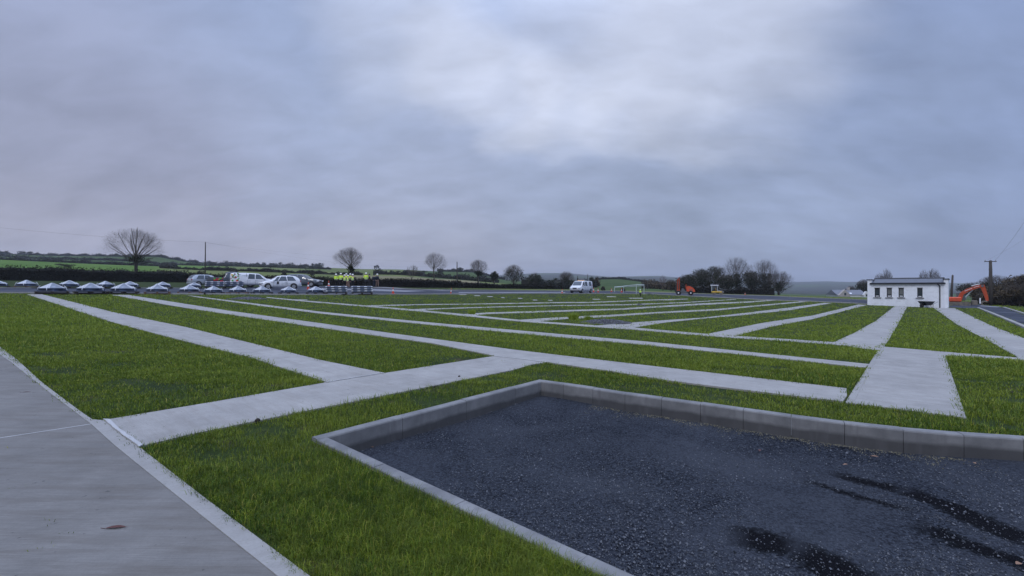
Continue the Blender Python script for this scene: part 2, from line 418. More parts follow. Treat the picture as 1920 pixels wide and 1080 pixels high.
# ground -----------------------------------------------------------
def build_ground():
    P = []
    for x in np.arange(-16, 16.1, .8):
        for y in np.arange(-10, 8.1, .8): P.append((x, y))
    rows = list(np.geomspace(8.7, 110, 46))+[120, 132, 150, 170, 195, 225, 260, 300, 340, 380, 425, 470, 520, 560, 650, 780, 900, 1050, 1250, 1500, 1750, 2050, 2350, 2600, 2900, 3400, 4000]
    cols = [(x-960)/F for x in np.concatenate([np.arange(-1100, 0, 70), np.arange(0, 1921, 12), np.arange(1960, 3000, 70)])]
    for Y in rows:
        for u in cols:
            x = u*Y; P.append((x, Y))
    for x in np.linspace(-90, 90, 19):
        for y in (-60, -30, -16): P.append((x, y))
    for s in (-1, 1):
        for x in np.arange(22, 90, 8):
            for y in np.arange(-10, 9, 6): P.append((s*x, y))
    P = [p for p in P if not inside(LOT, np.array([p[0]]), np.array([p[1]]))[0]]
    pts = [Vector(p) for p in P]; n0 = len(pts); lot = densify(LOT, .5); pts += [Vector(p) for p in lot]; n = len(lot)
    vo, eo, fo, *_ = delaunay_2d_cdt(pts, [(n0+i, n0+(i+1) % n) for i in range(n)], [], 0, 1e-5)
    V = np.array([(v.x, v.y) for v in vo]); Z = terrain(V[:, 0], V[:, 1]); Fc = [f for f in fo if len(f) == 3]
    C = np.array([V[list(f)].mean(0) for f in Fc]); ok = ~inside(LOT, C[:, 0], C[:, 1])
    me = bpy.data.meshes.new('ground'); me.from_pydata([(a, b, c) for (a, b), c in zip(V.tolist(), Z.tolist())], [], [tuple(f) for f, k in zip(Fc, ok) if k])
    for k in ('lawn', 'field_bright', 'field_dark', 'field_pale', 'field_tan', 'wood'): me.materials.append(M[k])
    C = C[ok]; px = 960+F*C[:, 0]/np.maximum(C[:, 1], 1); Y = C[:, 1]; mi = np.zeros(len(C), np.int32)
    mi[Y > 85] = 3
    q = (Y > 115); mi[q] = 1
    mi[q & (px > 300) & (Y < 260)] = 3
    mi[q & (px > 640) & (px < 900) & (Y < 200)] = 4
    mi[(Y > 260) & (px < 250)] = 2
    mi[(Y > 380) & (px < 480)] = 2
    mi[(Y > 200) & (Y < 390) & (px > 250) & (px < 420)] = 1
    mi[(Y > 260) & (px >= 420) & (px < 790)] = 3
    mi[(Y > 200) & (px >= 790) & (px < 1000)] = 2
    mi[(Y > 120) & (px >= 1000) & (px < 1300)] = 2
    mi[(Y > 105) & (px >= 1300)] = 2
    mi[(Y > 600)] = 5
    h = (np.floor(px/37)*7+np.floor(np.log(np.maximum(Y, 1))*9)*13) % 5
    mi[(Y > 1500) & (h == 1)] = 2
    me.polygons.foreach_set('material_index', mi); me.polygons.foreach_set('use_smooth', [True]*len(me.polygons)); me.update()
    o = bpy.data.objects.new('ground', me); COL.objects.link(o); tag(o, 'site ground and rolling farmland to the horizon', kind='structure')
build_ground()

# concrete paths in the lawn ---------------------------------------
PX = {
 'left': [(-260,583),(0,651),(31,675),(80,720),(147,771),(173,789),(198,791),(262,842),(387,940),(573,1080),(880,1310),(-1500,1310),(-1500,760)],
 'cross': [(198,790),(400,756),(612,719),(720,701.5),(927,669),(1025,681),(1000,684.5),(960,696),(780,732),(560,776),(360,817),(265,840)],
 'A': [(50,552.3),(210,605),(350,642),(470,672),(612,719),(720,701.5),(600,677),(500,652),(350,615),(215,587),(78,552.3)],
 'B': [(208,553.5),(335,576),(590,614),(810,645),(927,669),(1025,681),(1150,699),(1260,717),(1420,737),(1580,756),(1588,745),(1587,731),(1400,709),(1210,687),(960,657),(850,642),(600,607),(430,583.5),(240,553.5)],
 'D': [(352,554),(480,569.8),(600,585),(780,603),(960,619.5),(1210,641.5),(1430,664),(1630,684.5),(1622,691),(1430,670.5),(1210,648),(960,625),(780,607.3),(600,588.5),(480,573),(365,557)],
 'E': [(500,557.3),(562,563),(695,574),(781,581),(864,589),(972,600.2),(1120,611),(1183,614.6),(1326,627),(1377,630.5),(1562,642.5),(1660,651),(1652,659),(1562,647),(1377,634.5),(1326,631),(1183,618.5),(1120,614.4),(972,603.2),(864,592.5),(781,584),(695,576.4),(562,565),(500,558.7)],
 'F1': [(1326,627),(1430,606),(1524,592),(1610,571),(1626,572),(1525,598.5),(1442,614),(1377,631)],
 'F2': [(1120,611),(1193,604.8),(1319,596),(1401,586.7),(1480,577),(1546,568),(1560,568.6),(1480,582),(1401,590.5),(1313,598.5),(1250,605),(1183,616)],
 'F3': [(972,600.5),(1030,596.6),(1100,593),(1140,591.2),(1212,586.6),(1304,581.6),(1345,579.6),(1435,571.2),(1502,565.2),(1514,566),(1435,573.5),(1345,582.5),(1304,584.5),(1212,589.5),(1140,594.8),(1060,598.8),(1010,603)],
 'F4': [(864,590),(911,586.5),(1029,583),(1068,581.7),(1167,578.6),(1217,575.2),(1321,568.8),(1398,565.6),(1448,562.3),(1456,563.3),(1398,568),(1321,571.7),(1217,578),(1167,581.2),(1068,584.4),(1029,585.6),(911,589.4),(890,592)],
 'F5': [(775,580),(838,578),(922,575.4),(1063,572.4),(1172,571),(1280,567),(1380,561),(1380,562),(1280,568.4),(1172,572.6),(1063,573.8),(922,577),(838,579.6),(790,582)],
 'F6': [(680,573),(797,570.6),(885,569.8),(1063,566.6),(1105,566.6),(1230,561.8),(1290,560.3),(1290,561.4),(1230,563.2),(1105,568.3),(1063,568.3),(885,571.2),(797,572),(700,575)],
 'F7': [(540,561.5),(575,562.2),(578,563.2),(556,564)],
 'G': [(1562,643),(1600,626),(1643,601.7),(1677,574.5),(1701,575.5),(1680,615),(1667,637),(1657,651),(1600,648)],
 'H': [(1657,651),(1762,660),(1910,672),(1920,674),(1920,677),(1772,668),(1783,700),(1812,786),(1690,770),(1585,757),(1600,732),(1645,660)],
 'I': [(1750,577),(1793,608),(1867,647),(1910,672),(2060,745),(2260,740),(1920,635),(1863,613),(1790,578)],
}
ROADS = {
 'road': [(-300,546.5),(0,550.5),(300,552),(600,553.5),(740,552.5),(870,552),(1000,551),(1110,551),(1220,551.5),(1300,556),(1340,558),(1440,563),(1520,565.5),(1627,570.5),(1640,568),(1627,563),(1500,558),(1440,555),(1304,551),(1220,548.2),(1160,546),(1000,545.2),(860,544.5),(800,543.5),(700,540),(690,537.5),(600,536.6),(560,536.8),(520,538),(430,540),(380,541),(0,541),(-300,536)],
 'car_park': [(1778,577.5),(1836,578),(1866,590),(1920,613),(2300,770),(2700,700),(2100,625),(1920,590),(1880,577),(1840,571),(1778,571)],
}
KIND_MAT = {'left': 'path_big'}
for k, poly in PX.items():
    st = .5 if k in ('left', 'cross', 'A', 'B', 'H', 'I', 'G') else 1.0
    # A little unevenness where turf creeps over the edge
    o = sheet('path', wpts(poly), {'left': .012, 'cross': .018, 'A': .024, 'B': .024, 'D': .020, 'E': .018}.get(k, .016), M[KIND_MAT.get(k, 'path')], st, .06)
    tag(o, kind='structure')
for x0, x1, y in ((860,873,552.6),(888,899,554.8),(913,923,556.5),(939,945,558.5),(970,978,559.7),(998,1006,563),(1027,1035,563.6),(1137,1154,556.6),(1110,1124,561.5),(1179,1204,559.5),(1233,1263,562.6)):
    tag(sheet('path', wpts([(x0, y-.8), (x1, y-.8), (x1+2, y+.6), (x0+2, y+.6)]), .02, M['path'], 1, .08), kind='structure')
band_out = [(0,651),(31,675),(80,720),(147,771),(173,789),(198,791),(262,842),(387,940),(573,1080),(880,1310)]
band_in = [(790,1310),(511,1078),(330,932),(215,838),(169,796),(128,765),(60,712),(20,680),(-14,656)]
tag(sheet('path_edging', wpts(band_out+band_in), .0165, M['edging'], .4, .008), kind='structure')
tag(sheet('path_edging', wpts([(1645,659),(1652,660),(1630,697),(1603,753),(1588,752),(1602,731)]), .020, M['edging'], .4, .012), kind='structure')
tag(sheet('path_edging', wpts([(1772,583),(1779,583),(1812,605),(1868,633),(1960,690),(1950,700),(1890,659),(1862,637),(1806,607)]), .0195, M['edging'], .4, .012), kind='structure')
tag(sheet('mortar_joint', wpts([(194,790),(206,790.5),(222,806),(240,820),(268,839),(262,843),(236,824),(212,806)]), .030, M['mortar'], .1, .01, jag=.005), kind='structure')
for pl, wd in (([(-80,838),(0,824),(188,795)], .006), ([(612,719.5),(660,711.5),(720,701.7)], .008), ([(927,669.5),(975,675),(1025,681.2)], .009)):
    w = wpts(pl); L = []
    for i, p in enumerate(w):
        q = w[min(i+1, len(w)-1)]; o_ = w[max(i-1, 0)]; t = Vector((q[0]-o_[0], q[1]-o_[1])).normalized(); L.append(((p[0]-t.y*wd, p[1]+t.x*wd), (p[0]+t.y*wd, p[1]-t.x*wd)))
    tag(sheet('mortar_joint', [a for a, b in L]+[b for a, b in L[::-1]], .0155 if pl[0][0] < 0 else .0275, M['mortar'], .2, .006), kind='structure')
for k, poly in ROADS.items():
    tag(sheet('road' if k == 'road' else 'car_park', wpts(poly), .02, M['tarmac'], 1.5, .08), kind='structure')
for poly in ([(600,541),(700,542.5),(800,546),(760,547.5),(690,545),(600,544)], [(690,538),(720,538.5),(800,543.5),(860,544.8),(830,545.2),(760,541.5)],
             [(860,548),(1060,548),(1060,549.2),(860,549.4)], [(1840,573.2),(1880,575.5),(1870,576.5),(1835,574.6)]):
    tag(sheet('road_patch', wpts(poly), .032, M['tarmac_pale'], 1.5, .02), kind='structure')

def kerb_run(pts, w=.108, h=.1, seg=.915, z0=0.0, mat='kerb', name='kerb', seglist=None, depth=.3, gap=.0022, nose=.018):
    """world polyline (outer top edge), stones laid on its right-hand side, one mesh per run"""
    P = [Vector(p) for p in pts]; cum = [0]
    for i in range(1, len(P)): cum.append(cum[-1]+(P[i]-P[i-1]).length)
    def pt(s):
        for i in range(1, len(P)):
            if s <= cum[i] or i == len(P)-1:
                t = (s-cum[i-1])/max(1e-6, cum[i]-cum[i-1]); d = (P[i]-P[i-1]).normalized(); return P[i-1].lerp(P[i], t), d
    mb = MB(); s = 0; k = 0
    while s < cum[-1]-.05:
        L = seglist(s) if seglist else seg; e = min(s+L, cum[-1])
        a, da = pt(s+gap); b, db = pt(e-gap); jz = random.uniform(-.003, .003)
        def nr(q): t = (pt(min(q+.22, cum[-1]))[0]-pt(max(q-.22, 0))[0]).normalized(); return Vector((t.y, -t.x))
        na, nb = nr(s), nr(e); za, zb = gz(a.x, a.y)+z0+jz, gz(b.x, b.y)+z0+jz
        sec = [(0, -depth), (0, -.006), (.006, 0), (w-nose, 0), (w-nose*.3, -nose*.35), (w, -nose), (w, -depth)]
        vs = [(a.x+na.x*o, a.y+na.y*o, za+h+q) for o, q in sec]+[(b.x+nb.x*o, b.y+nb.y*o, zb+h+q) for o, q in sec]
        m = len(sec); mb.add(vs, [tuple(range(m-1, -1, -1)), tuple(range(m, 2*m))]+[(i, i+1, i+1+m, i+m) for i in range(m-1)])
        s = e; k += 1
    o = mb.build(name, M[mat]); return tag(o, kind='structure')
kerb_run(lot_far[:2], h=.035, depth=.30)
kerb_run(lot_far[1:], h=.035, depth=.30, seg=.455)
kerb_run([near_end, lot_far[0]], h=.030, depth=.30)
for line in ([(-300,546.5),(0,550.5),(300,552),(600,553.5),(740,552.5),(870,552),(1000,551),(1110,551),(1220,551.5),(1300,556),(1340,558),(1440,563),(1520,565.5),(1627,570.5)],
             [(380,541),(0,541),(-300,536)], [(1627,563),(1500,558),(1440,555),(1304,551),(1220,548.2),(1160,546),(1000,545.2),(860,544.5),(800,543.5),(700,540)],
             [(1836,578),(1866,590),(1920,613),(2300,770)], [(2100,625),(1920,590),(1880,577)]):
    kerb_run(wpts(line), h=.10, depth=.15, seg=2.0, mat='edging', w=.16)
# loose stone surface of the lot
tag(sheet('lot_surface', LOT, -.187, M['gravel'], .5, 0, zf=lambda x, y: gz(x, y)+.010*math.sin(x*2.1+y)+.008*math.sin(y*3.3-x*1.2)), 'dark crushed stone surface of the kerbed lot', kind='structure')

# scattered chips on the lot: denser near the camera --------------------
def chips(name, X, Y, Z, size, mat, parent=None):
    n = len(X); base = np.array([(1, 0, -.3), (-.4, .9, -.3), (-.6, -.8, -.3), (.2, .1, .7), (-.1, -.3, .55)])
    fc = np.array([(0, 1, 3), (1, 2, 4), (1, 4, 3), (2, 0, 4), (0, 3, 4)])
    a = RNG.uniform(0, 6.28, n); ca, sa = np.cos(a), np.sin(a)
    b = base[None]*RNG.uniform(.5, 1.2, (n, 5, 1))*size[:, None, None]*RNG.uniform(.6, 1.1, (n, 1, 3))
    V = np.empty((n, 5, 3)); V[:, :, 0] = b[:, :, 0]*ca[:, None]-b[:, :, 1]*sa[:, None]+X[:, None]; V[:, :, 1] = b[:, :, 0]*sa[:, None]+b[:, :, 1]*ca[:, None]+Y[:, None]; V[:, :, 2] = b[:, :, 2]+Z[:, None]
    return np_mesh(name, V, fc[None]+(np.arange(n)*5)[:, None, None], mat, parent)
n = 52000
sx = RNG.uniform(560, 2100, n); sy = RNG.uniform(725, 1250, n)
u = (sx-960)/F; v = (sy-540)/F; Yq = (H+.19)/v; Xq = u*Yq
k = inside(LOT, Xq, Yq)
for nm in (Xq, ): pass
rutd = np.full(n, 9.0)
for (x0, y0, x1, y1) in ((1560,884,1700,922), (1690,915,1960,1020), (1715,985,1960,1072), (1370,1006,1500,1030), (1480,1025,1640,1100)):
    ya, yb = (H+.19)*F/(y0-540), (H+.19)*F/(y1-540); xa, xb = (x0-960)/F*ya, (x1-960)/F*yb; L2 = (xb-xa)**2+(yb-ya)**2
    t = np.clip(((Xq-xa)*(xb-xa)+(Yq-ya)*(yb-ya))/L2, 0, 1); rutd = np.minimum(rutd, np.hypot(Xq-xa-t*(xb-xa), Yq-ya-t*(yb-ya)))
k &= (rutd > .22) | (RNG.random(n) < .35)
inner = inside(LOT, Xq+.1, Yq-.13) & inside(LOT, Xq-.05, Yq-.13) & inside(LOT, Xq+.12, Yq+.12)
Xq = Xq[k & inner]; Yq = Yq[k & inner]
tag(chips('loose_gravel', Xq, Yq, terrain(Xq, Yq)-.179, np.clip(RNG.lognormal(-5.2, .38, len(Xq)), .002, .018), M['stones']), 'small dark stone chips lying on the lot', 'gravel', kind='stuff')

g_ = [Vector(p) for p in lot_far[4:]]; gx, gy = [], []
for i in range(len(g_)-1):
    d_ = g_[i+1]-g_[i]; nn_ = Vector((d_.y, -d_.x)).normalized()
    for _ in range(int(d_.length*520)):
        t = random.random(); o_ = .14+abs(random.gauss(0, .10))*(1+.7*math.sin(7*(i+t))); q_ = g_[i]+d_*t+nn_*o_; gx.append(q_.x); gy.append(q_.y)
gx = np.array(gx); gy = np.array(gy); M['grit'] = stonemat('mossy_grit', (.05, .045, .028), (.20, .185, .13))
tag(chips('kerb_foot_grit', gx, gy, terrain(gx, gy)-.179, RNG.uniform(.003, .010, len(gx)), M['grit']), 'brown mossy grit gathered along the foot of the right kerb', 'grit', kind='stuff')
# grass blades ------------------------------------------------------
def blades():
    n = 290000
    X0 = RNG.uniform(-260, 2180, n); Y0 = 541.5+(RNG.random(n)**1.0)*(1290-541.5)
    m = int(n*.30); Y0[:m] = RNG.uniform(541.5, 720, m)      # extra for the shallow far strips
    keep = np.ones(n, bool)
    # turf creeps a few centimetres over the concrete here and there
    WX, WY, _ = at_np(X0, Y0); am = F/WY*.022
    XJ = X0+am*(np.sin(WX*9+2*np.sin(WY*7))+.7*np.sin(WX*23+WY*17)); YJ = Y0+am*H/WY*(np.sin(WY*11+2*np.sin(WX*6))+.7*np.sin(WY*27-WX*19))
    for kk, poly in list(PX.items())+list(ROADS.items()):
        q = {'F5': .35, 'F6': .35, 'F7': .5, 'F4': .42, 'F3': .62, 'E': .78, 'F2': .88}.get(kk, 1.0 if kk in ROADS else .9999)
        keep &= ~(inside(poly, XJ, YJ) & (RNG.random(n) < q))
    X0 = X0[keep]; Y0 = Y0[keep]
    X, Y, Z = at_np(X0, Y0)
    ok = (Y < 95) & ~inside(LOT, X, Y) & ~((Y < 44) & (Y > 38) & False)
    X, Y, Z = X[ok], Y[ok], Z[ok]
    # thin worn patches
    w = np.sin(X*1.7+1.3*np.sin(Y*1.1))*np.sin(Y*1.9+1.1*np.sin(X*.8+2))+.5*np.sin(X*4.1+Y*3.3)*np.sin(Y*4.7-X)
    keep = RNG.random(len(X)) > np.clip((w-.45)*1.6, 0, .88)*(Y < 9)
    X, Y, Z, w = X[keep], Y[keep], Z[keep], w[keep]
    n = len(X); r = np.hypot(X, Y)
    # every point becomes a small tuft of blades
    K = 5; rep_ = lambda q: np.repeat(q, K); hs2 = rep_(RNG.random(n)); hsh = rep_(RNG.random(n)); X, Y, w, r = map(rep_, (X, Y, w, r)); n = len(X)
    sg = .012+.0032*r; tx = RNG.normal(0, 1, n)*sg; ty = RNG.normal(0, 1, n)*sg; X = X+tx; Y = Y+ty; Z = zplane(X, Y)
    keep = ~inside(LOT, X, Y); X, Y, Z, w, r, tx, ty, hsh, hs2 = (q[keep] for q in (X, Y, Z, w, r, tx, ty, hsh, hs2)); n = len(X)
    wd = np.maximum(.0022, .00078*r)*RNG.uniform(.6, 1.3, n)
    ln = (.030+.030*RNG.random(n)**1.5)*(1-.25*np.clip(w, 0, 1))*(1+.3*np.sin(X*.9+Y*.6)) + .0005*r
    ln *= np.where(RNG.random(n) < .05, 1.45, 1)
    ln *= .55+.75*hs2
    a = np.arctan2(ty, tx)+RNG.normal(0, .8, n); lean = RNG.uniform(.2, 1.1, n)
    dx, dy = np.cos(a), np.sin(a); px_, py_ = -dy, dx
    # blade faces turned at random
    b2 = RNG.uniform(0, 6.283, n); wx, wy = np.cos(b2)*wd/2, np.sin(b2)*wd/2
    V = np.empty((n, 5, 3))
    V[:, 0] = np.stack([X-wx, Y-wy, Z-.006], 1); V[:, 1] = np.stack([X+wx, Y+wy, Z-.006], 1)
    mx, my, mz = X+dx*ln*lean*.28, Y+dy*ln*lean*.28, Z+ln*.62
    V[:, 2] = np.stack([mx+wx*.8, my+wy*.8, mz], 1); V[:, 3] = np.stack([mx-wx*.8, my-wy*.8, mz], 1)
    V[:, 4] = np.stack([X+dx*ln*lean, Y+dy*ln*lean, Z+ln*(1.08-.45*lean)], 1)
    fc = np.array([(0, 1, 2), (0, 2, 3), (3, 2, 4)])
    o = np_mesh('grass', V, fc[None]+(np.arange(n)*5)[:, None, None], M['grass'])
    tag(o, 'short green turf covering the plots between the paths', 'grass', kind='stuff')
blades()

# ------------------------------------------------------------------ vegetation
def cloud_faces(n, cx, cy, cz, size, jitter_flat=False):
    """n small leaf quads around given centres"""
    c = np.stack([cx, cy, cz], 1); a = RNG.normal(size=(n, 3)); a /= np.linalg.norm(a, axis=1)[:, None]
    b = RNG.normal(size=(n, 3)); b -= a*(a*b).sum(1)[:, None]; b /= np.linalg.norm(b, axis=1)[:, None]
    s = (size*RNG.uniform(.5, 1.3, n))[:, None]
    V = np.stack([c+a*s, c+b*s*.7, c-a*s, c-b*s*.7], 1)
    return V, np.arange(n*4).reshape(n, 4)
def hedge(name, pts, h, w, label, cat='hedge', mat='hedge', n=6000, leaf=.1, rough=.25, group=None, z=None, coremat='core', gaps=0):
    P = [Vector(p) for p in pts]; seg = [(P[i+1]-P[i]).length for i in range(len(P)-1)]; tot = sum(seg); cum = np.concatenate([[0], np.cumsum(seg)])
    arr = np.array([(p.x, p.y) for p in P])
    root = empty(name, (P[0].x, P[0].y, gz(P[0].x, P[0].y)))
    def hh(s): return h*(1+rough*(.5*np.sin(s*.35+1)+.35*np.sin(s*.9+P[0].x)+.3*np.sin(s*2.3)))
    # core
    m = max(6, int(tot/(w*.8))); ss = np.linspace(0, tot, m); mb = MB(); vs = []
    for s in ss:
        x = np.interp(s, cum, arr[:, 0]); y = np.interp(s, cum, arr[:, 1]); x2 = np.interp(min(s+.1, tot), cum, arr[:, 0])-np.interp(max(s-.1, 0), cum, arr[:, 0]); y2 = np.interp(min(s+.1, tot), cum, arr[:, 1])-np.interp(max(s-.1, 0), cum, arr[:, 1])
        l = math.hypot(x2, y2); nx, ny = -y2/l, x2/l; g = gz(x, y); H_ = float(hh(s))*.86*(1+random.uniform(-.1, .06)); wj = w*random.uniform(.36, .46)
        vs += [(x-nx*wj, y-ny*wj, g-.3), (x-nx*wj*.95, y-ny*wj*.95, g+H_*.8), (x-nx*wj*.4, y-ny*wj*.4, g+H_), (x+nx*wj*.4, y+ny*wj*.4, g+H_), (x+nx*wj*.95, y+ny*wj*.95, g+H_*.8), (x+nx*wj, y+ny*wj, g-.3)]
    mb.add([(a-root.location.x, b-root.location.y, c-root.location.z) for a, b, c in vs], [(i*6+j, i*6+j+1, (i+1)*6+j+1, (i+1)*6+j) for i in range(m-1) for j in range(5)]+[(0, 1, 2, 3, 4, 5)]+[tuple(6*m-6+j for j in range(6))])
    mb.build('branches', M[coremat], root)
    s = RNG.uniform(0, tot, n); t = RNG.uniform(-1, 1, n); x = np.interp(s, cum, arr[:, 0]); y = np.interp(s, cum, arr[:, 1])
    dx = np.gradient(arr[:, 0], cum) if len(P) > 2 else np.full(2, (arr[1, 0]-arr[0, 0])/tot); dy = np.gradient(arr[:, 1], cum) if len(P) > 2 else np.full(2, (arr[1, 1]-arr[0, 1])/tot)
    ddx = np.interp(s, cum, dx); ddy = np.interp(s, cum, dy); l = np.hypot(ddx, ddy)+1e-6
    q = np.sign(t)*np.abs(t)**.35*w*.5; xx = x-ddy/l*q; yy = y+ddx/l*q
    zz = terrain(xx, yy)+hh(s)*(RNG.random(n)**.7)*(1.0-.18*(np.abs(t))**3)*RNG.uniform(.9, 1.1, n)
    V, Q = cloud_faces(n, xx-root.location.x, yy-root.location.y, zz-root.location.z, leaf)
    np_mesh('foliage', V, Q, M[mat], root, 4)
    return tag(root, label, cat, group)

def grow_tree(seed, h, W, levels=4, limbs=10, trunk=.2, tr=.16, twig=.016, droop=0.0, full=.5, dens=1.0):
    """limbs fan out of the trunk head and fill a rounded, uneven crown envelope"""
    rnd = random.Random(seed); segs = []; z0 = trunk*h; cz = (h+z0*.8)/2; rz = h-cz; rx = W/2; ph = [rnd.uniform(0, 6.28) for _ in range(4)]
    def env(p):
        a = math.atan2(p.y, p.x); k = 1+.10*math.sin(3*a+ph[0])+.07*math.sin(5*a+ph[1]+p.z)+.05*math.sin(p.z*2.5+ph[2])
        dz = (p.z-cz)/rz; q = 1.0 if dz > 0 else full
        return (p.x*p.x+p.y*p.y)/(rx*k)**2+(abs(dz)*(1 if dz > 0 else 1.0))**2
    def br(p, d, L, r, k):
        lim = rnd.choice((.85, .98, 1.06, 1.18, 1.3)); n = (6, 5, 4, 3, 2)[min(k, 4)]; st = L/n; cur = p; dd = d.copy()
        for i in range(n):
            dd = (dd+Vector((rnd.gauss(0, .10), rnd.gauss(0, .10), rnd.gauss(0, .07)+.05-droop*k*.05))).normalized()
            e = cur+dd*st*rnd.uniform(.85, 1.15); rr = r*(1-(i+1)/n*.62)
            if env(e) > lim:
                break
            segs.append((cur, e, r*(1-i/n*.62), rr, k)); cur = e
            if k < levels-1:
                m = (2, 1, 1, 1, 1)[k] if i else 0
                if k == 0 and i == 0: m = 1
                for _ in range(m+(rnd.random() < .5*dens)):
                    ax = Vector((rnd.gauss(0, 1), rnd.gauss(0, 1), rnd.gauss(0, 1))); ax = (ax-dd*ax.dot(dd)).normalized(); an = rnd.uniform(.35, .80)
                    br(cur, (dd*math.cos(an)+ax*math.sin(an)).normalized(), L*rnd.uniform(.42, .68), rr*.62, k+1)
    th = Vector((rnd.uniform(-.04, .04)*h, 0, z0))
    segs.append((Vector((0, 0, -.3)), th*.5, tr*1.25, tr, 0)); segs.append((th*.5, th, tr, tr*.85, 0))
    top = th+Vector((0, 0, h*.12)); segs.append((th, top, tr*.85, tr*.6, 0))
    for i in range(limbs):
        t = (i+.5)/limbs; a = i*2.39996+rnd.uniform(-.3, .3); el = math.asin(min(.995, 1-t*(1.0 if full > .3 else .8)))
        tgt = Vector((rx*math.cos(el)*math.cos(a), rx*math.cos(el)*math.sin(a), cz+rz*(math.sin(el)*1.9-.9)*.98)); src = th.lerp(top, 1-t)
        v = tgt-src; br(src, (v.normalized()+Vector((0, 0, .25))).normalized(), v.length*1.12, tr*rnd.uniform(.36, .55), 0)
    return segs
def tube_np(segs, nside=3):
    n = len(segs); A = np.array([s[0][:] for s in segs]); B = np.array([s[1][:] for s in segs]); ra = np.array([s[2] for s in segs]); rb = np.array([s[3] for s in segs])
    d = B-A; d /= np.linalg.norm(d, axis=1)[:, None]+1e-9; u = np.cross(d, [.3, .5, .81]); u /= np.linalg.norm(u, axis=1)[:, None]+1e-9; w = np.cross(d, u)
    V = np.empty((n, 2*nside, 3))
    for k in range(nside):
        t = 2*math.pi*k/nside; o = u*math.cos(t)+w*math.sin(t); V[:, k] = A+o*ra[:, None]; V[:, nside+k] = B+o*rb[:, None]
    fc = np.array([(k, (k+1) % nside, nside+(k+1) % nside, nside+k) for k in range(nside)])
    return V, fc[None]+(np.arange(n)*2*nside)[:, None, None]
def tree(x, Y, top, width, label, base=None, seed=1, levels=6, nchild=3, spread=.55, fan=False, twig=.016, tr=.16, ivy=0, ivylow=.75, group=None, name='bare_tree', tm='twig', up=.12, dz=0.0, leaf=.13, ivym='ivy', trunk=.28, minh=None, cat='tree', cov=.46):
    loc = far(x, Y); loc.z += dz
    h = H+(540-top)/F*Y-loc.z; W = pxw(width, Y)
    if minh: h = max(h, minh)
    segs = grow_tree(seed, h, W, max(3, levels-2+(1 if nchild > 2 else 0)), 17 if fan else 7, trunk, tr, full=.5 if fan else .2)
    out0, out1 = [], []
    for a, b, ra, rb, k in segs:
        (out0 if len(out0) < 3 else out1).append((a, b, ra, rb, k))
    Lt = sum((q[1]-q[0]).length for q in out1 if q[4] > 0); tw = min(.035, max(.004, cov*math.pi/4*W*h*.75/(2*Lt+.1)))
    out1 = [(a, b, tw*(1, 1.9, .8, .6, .5)[k] if k else max(tw*2.0, ra*.75), tw*(1, 1.5, .6, .5, .4)[k] if k else max(tw*1.6, rb*.75), k) for a, b, ra, rb, k in out1]
    root = empty(name, loc)
    V, Q = tube_np(out0, 6); np_mesh('trunk', V, Q, M['bark'], root, 4)
    V, Q = tube_np(out1, 3); cr = np_mesh('crown', V, Q, M[tm], root, 4)
    if ivy:
        c = [q for q in out0+out1 if q[0].z < h*ivylow and q[4] < 3 and (ivylow > .6 or math.hypot(q[0].x, q[0].y) < W*.16)]
        idx = RNG.integers(0, len(c), ivy); t = RNG.random(ivy)
        A = np.array([c[i][0].lerp(c[i][1], tt)[:] for i, tt in zip(idx, t)]); A += RNG.normal(size=A.shape)*W*.035; A[:, 2] = np.abs(A[:, 2])
        V, Q = cloud_faces(ivy, A[:, 0], A[:, 1], A[:, 2], leaf); np_mesh('ivy', V, Q, M[ivym], root, 4)
    return tag(root, label, cat, group)
def shrub(x, Y, top, width, label, n=900, leaf=.12, mat='ivy', name='shrub', group=None, seed=1, stems=True, tm='twig', cat='shrub', base=None, twn=5):
    loc = far(x, Y)
    h = H+(540-top)/F*Y-loc.z; W = pxw(width, Y); root = empty(name, loc)
    if stems:
        segs = grow_tree(seed, h*1.04, W, 3 if twn > 4 else 2, 8, .08, .07)
        V, Q = tube_np([(a, b, max(.014, ra*.6), max(.012, rb*.6)) for a, b, ra, rb, k in segs], 3); np_mesh('branches', V, Q, M[tm], root, 4)
    # foliage: several overlapping uneven lobes
    L = RNG.uniform(-.5, .5, (9, 3)); L[:, 2] = RNG.uniform(.2, .8, 9); R_ = RNG.uniform(.13, .3, 9)
    i = RNG.integers(0, 9, n); d_ = RNG.normal(size=(n, 3)); d_ /= np.linalg.norm(d_, axis=1)[:, None]; rr = RNG.random(n)**.5
    p = L[i]*np.array([.75, .75, 1])+d_*(R_[i]*rr)[:, None]*np.array([1, 1, .9]); p[:, 2] = np.clip(p[:, 2], .0, 1.05)
    V, Q = cloud_faces(n, p[:, 0]*W, p[:, 1]*W, p[:, 2]*h, leaf); np_mesh('foliage', V, Q, M[mat], root, 4)
    return tag(root, label, cat, group)

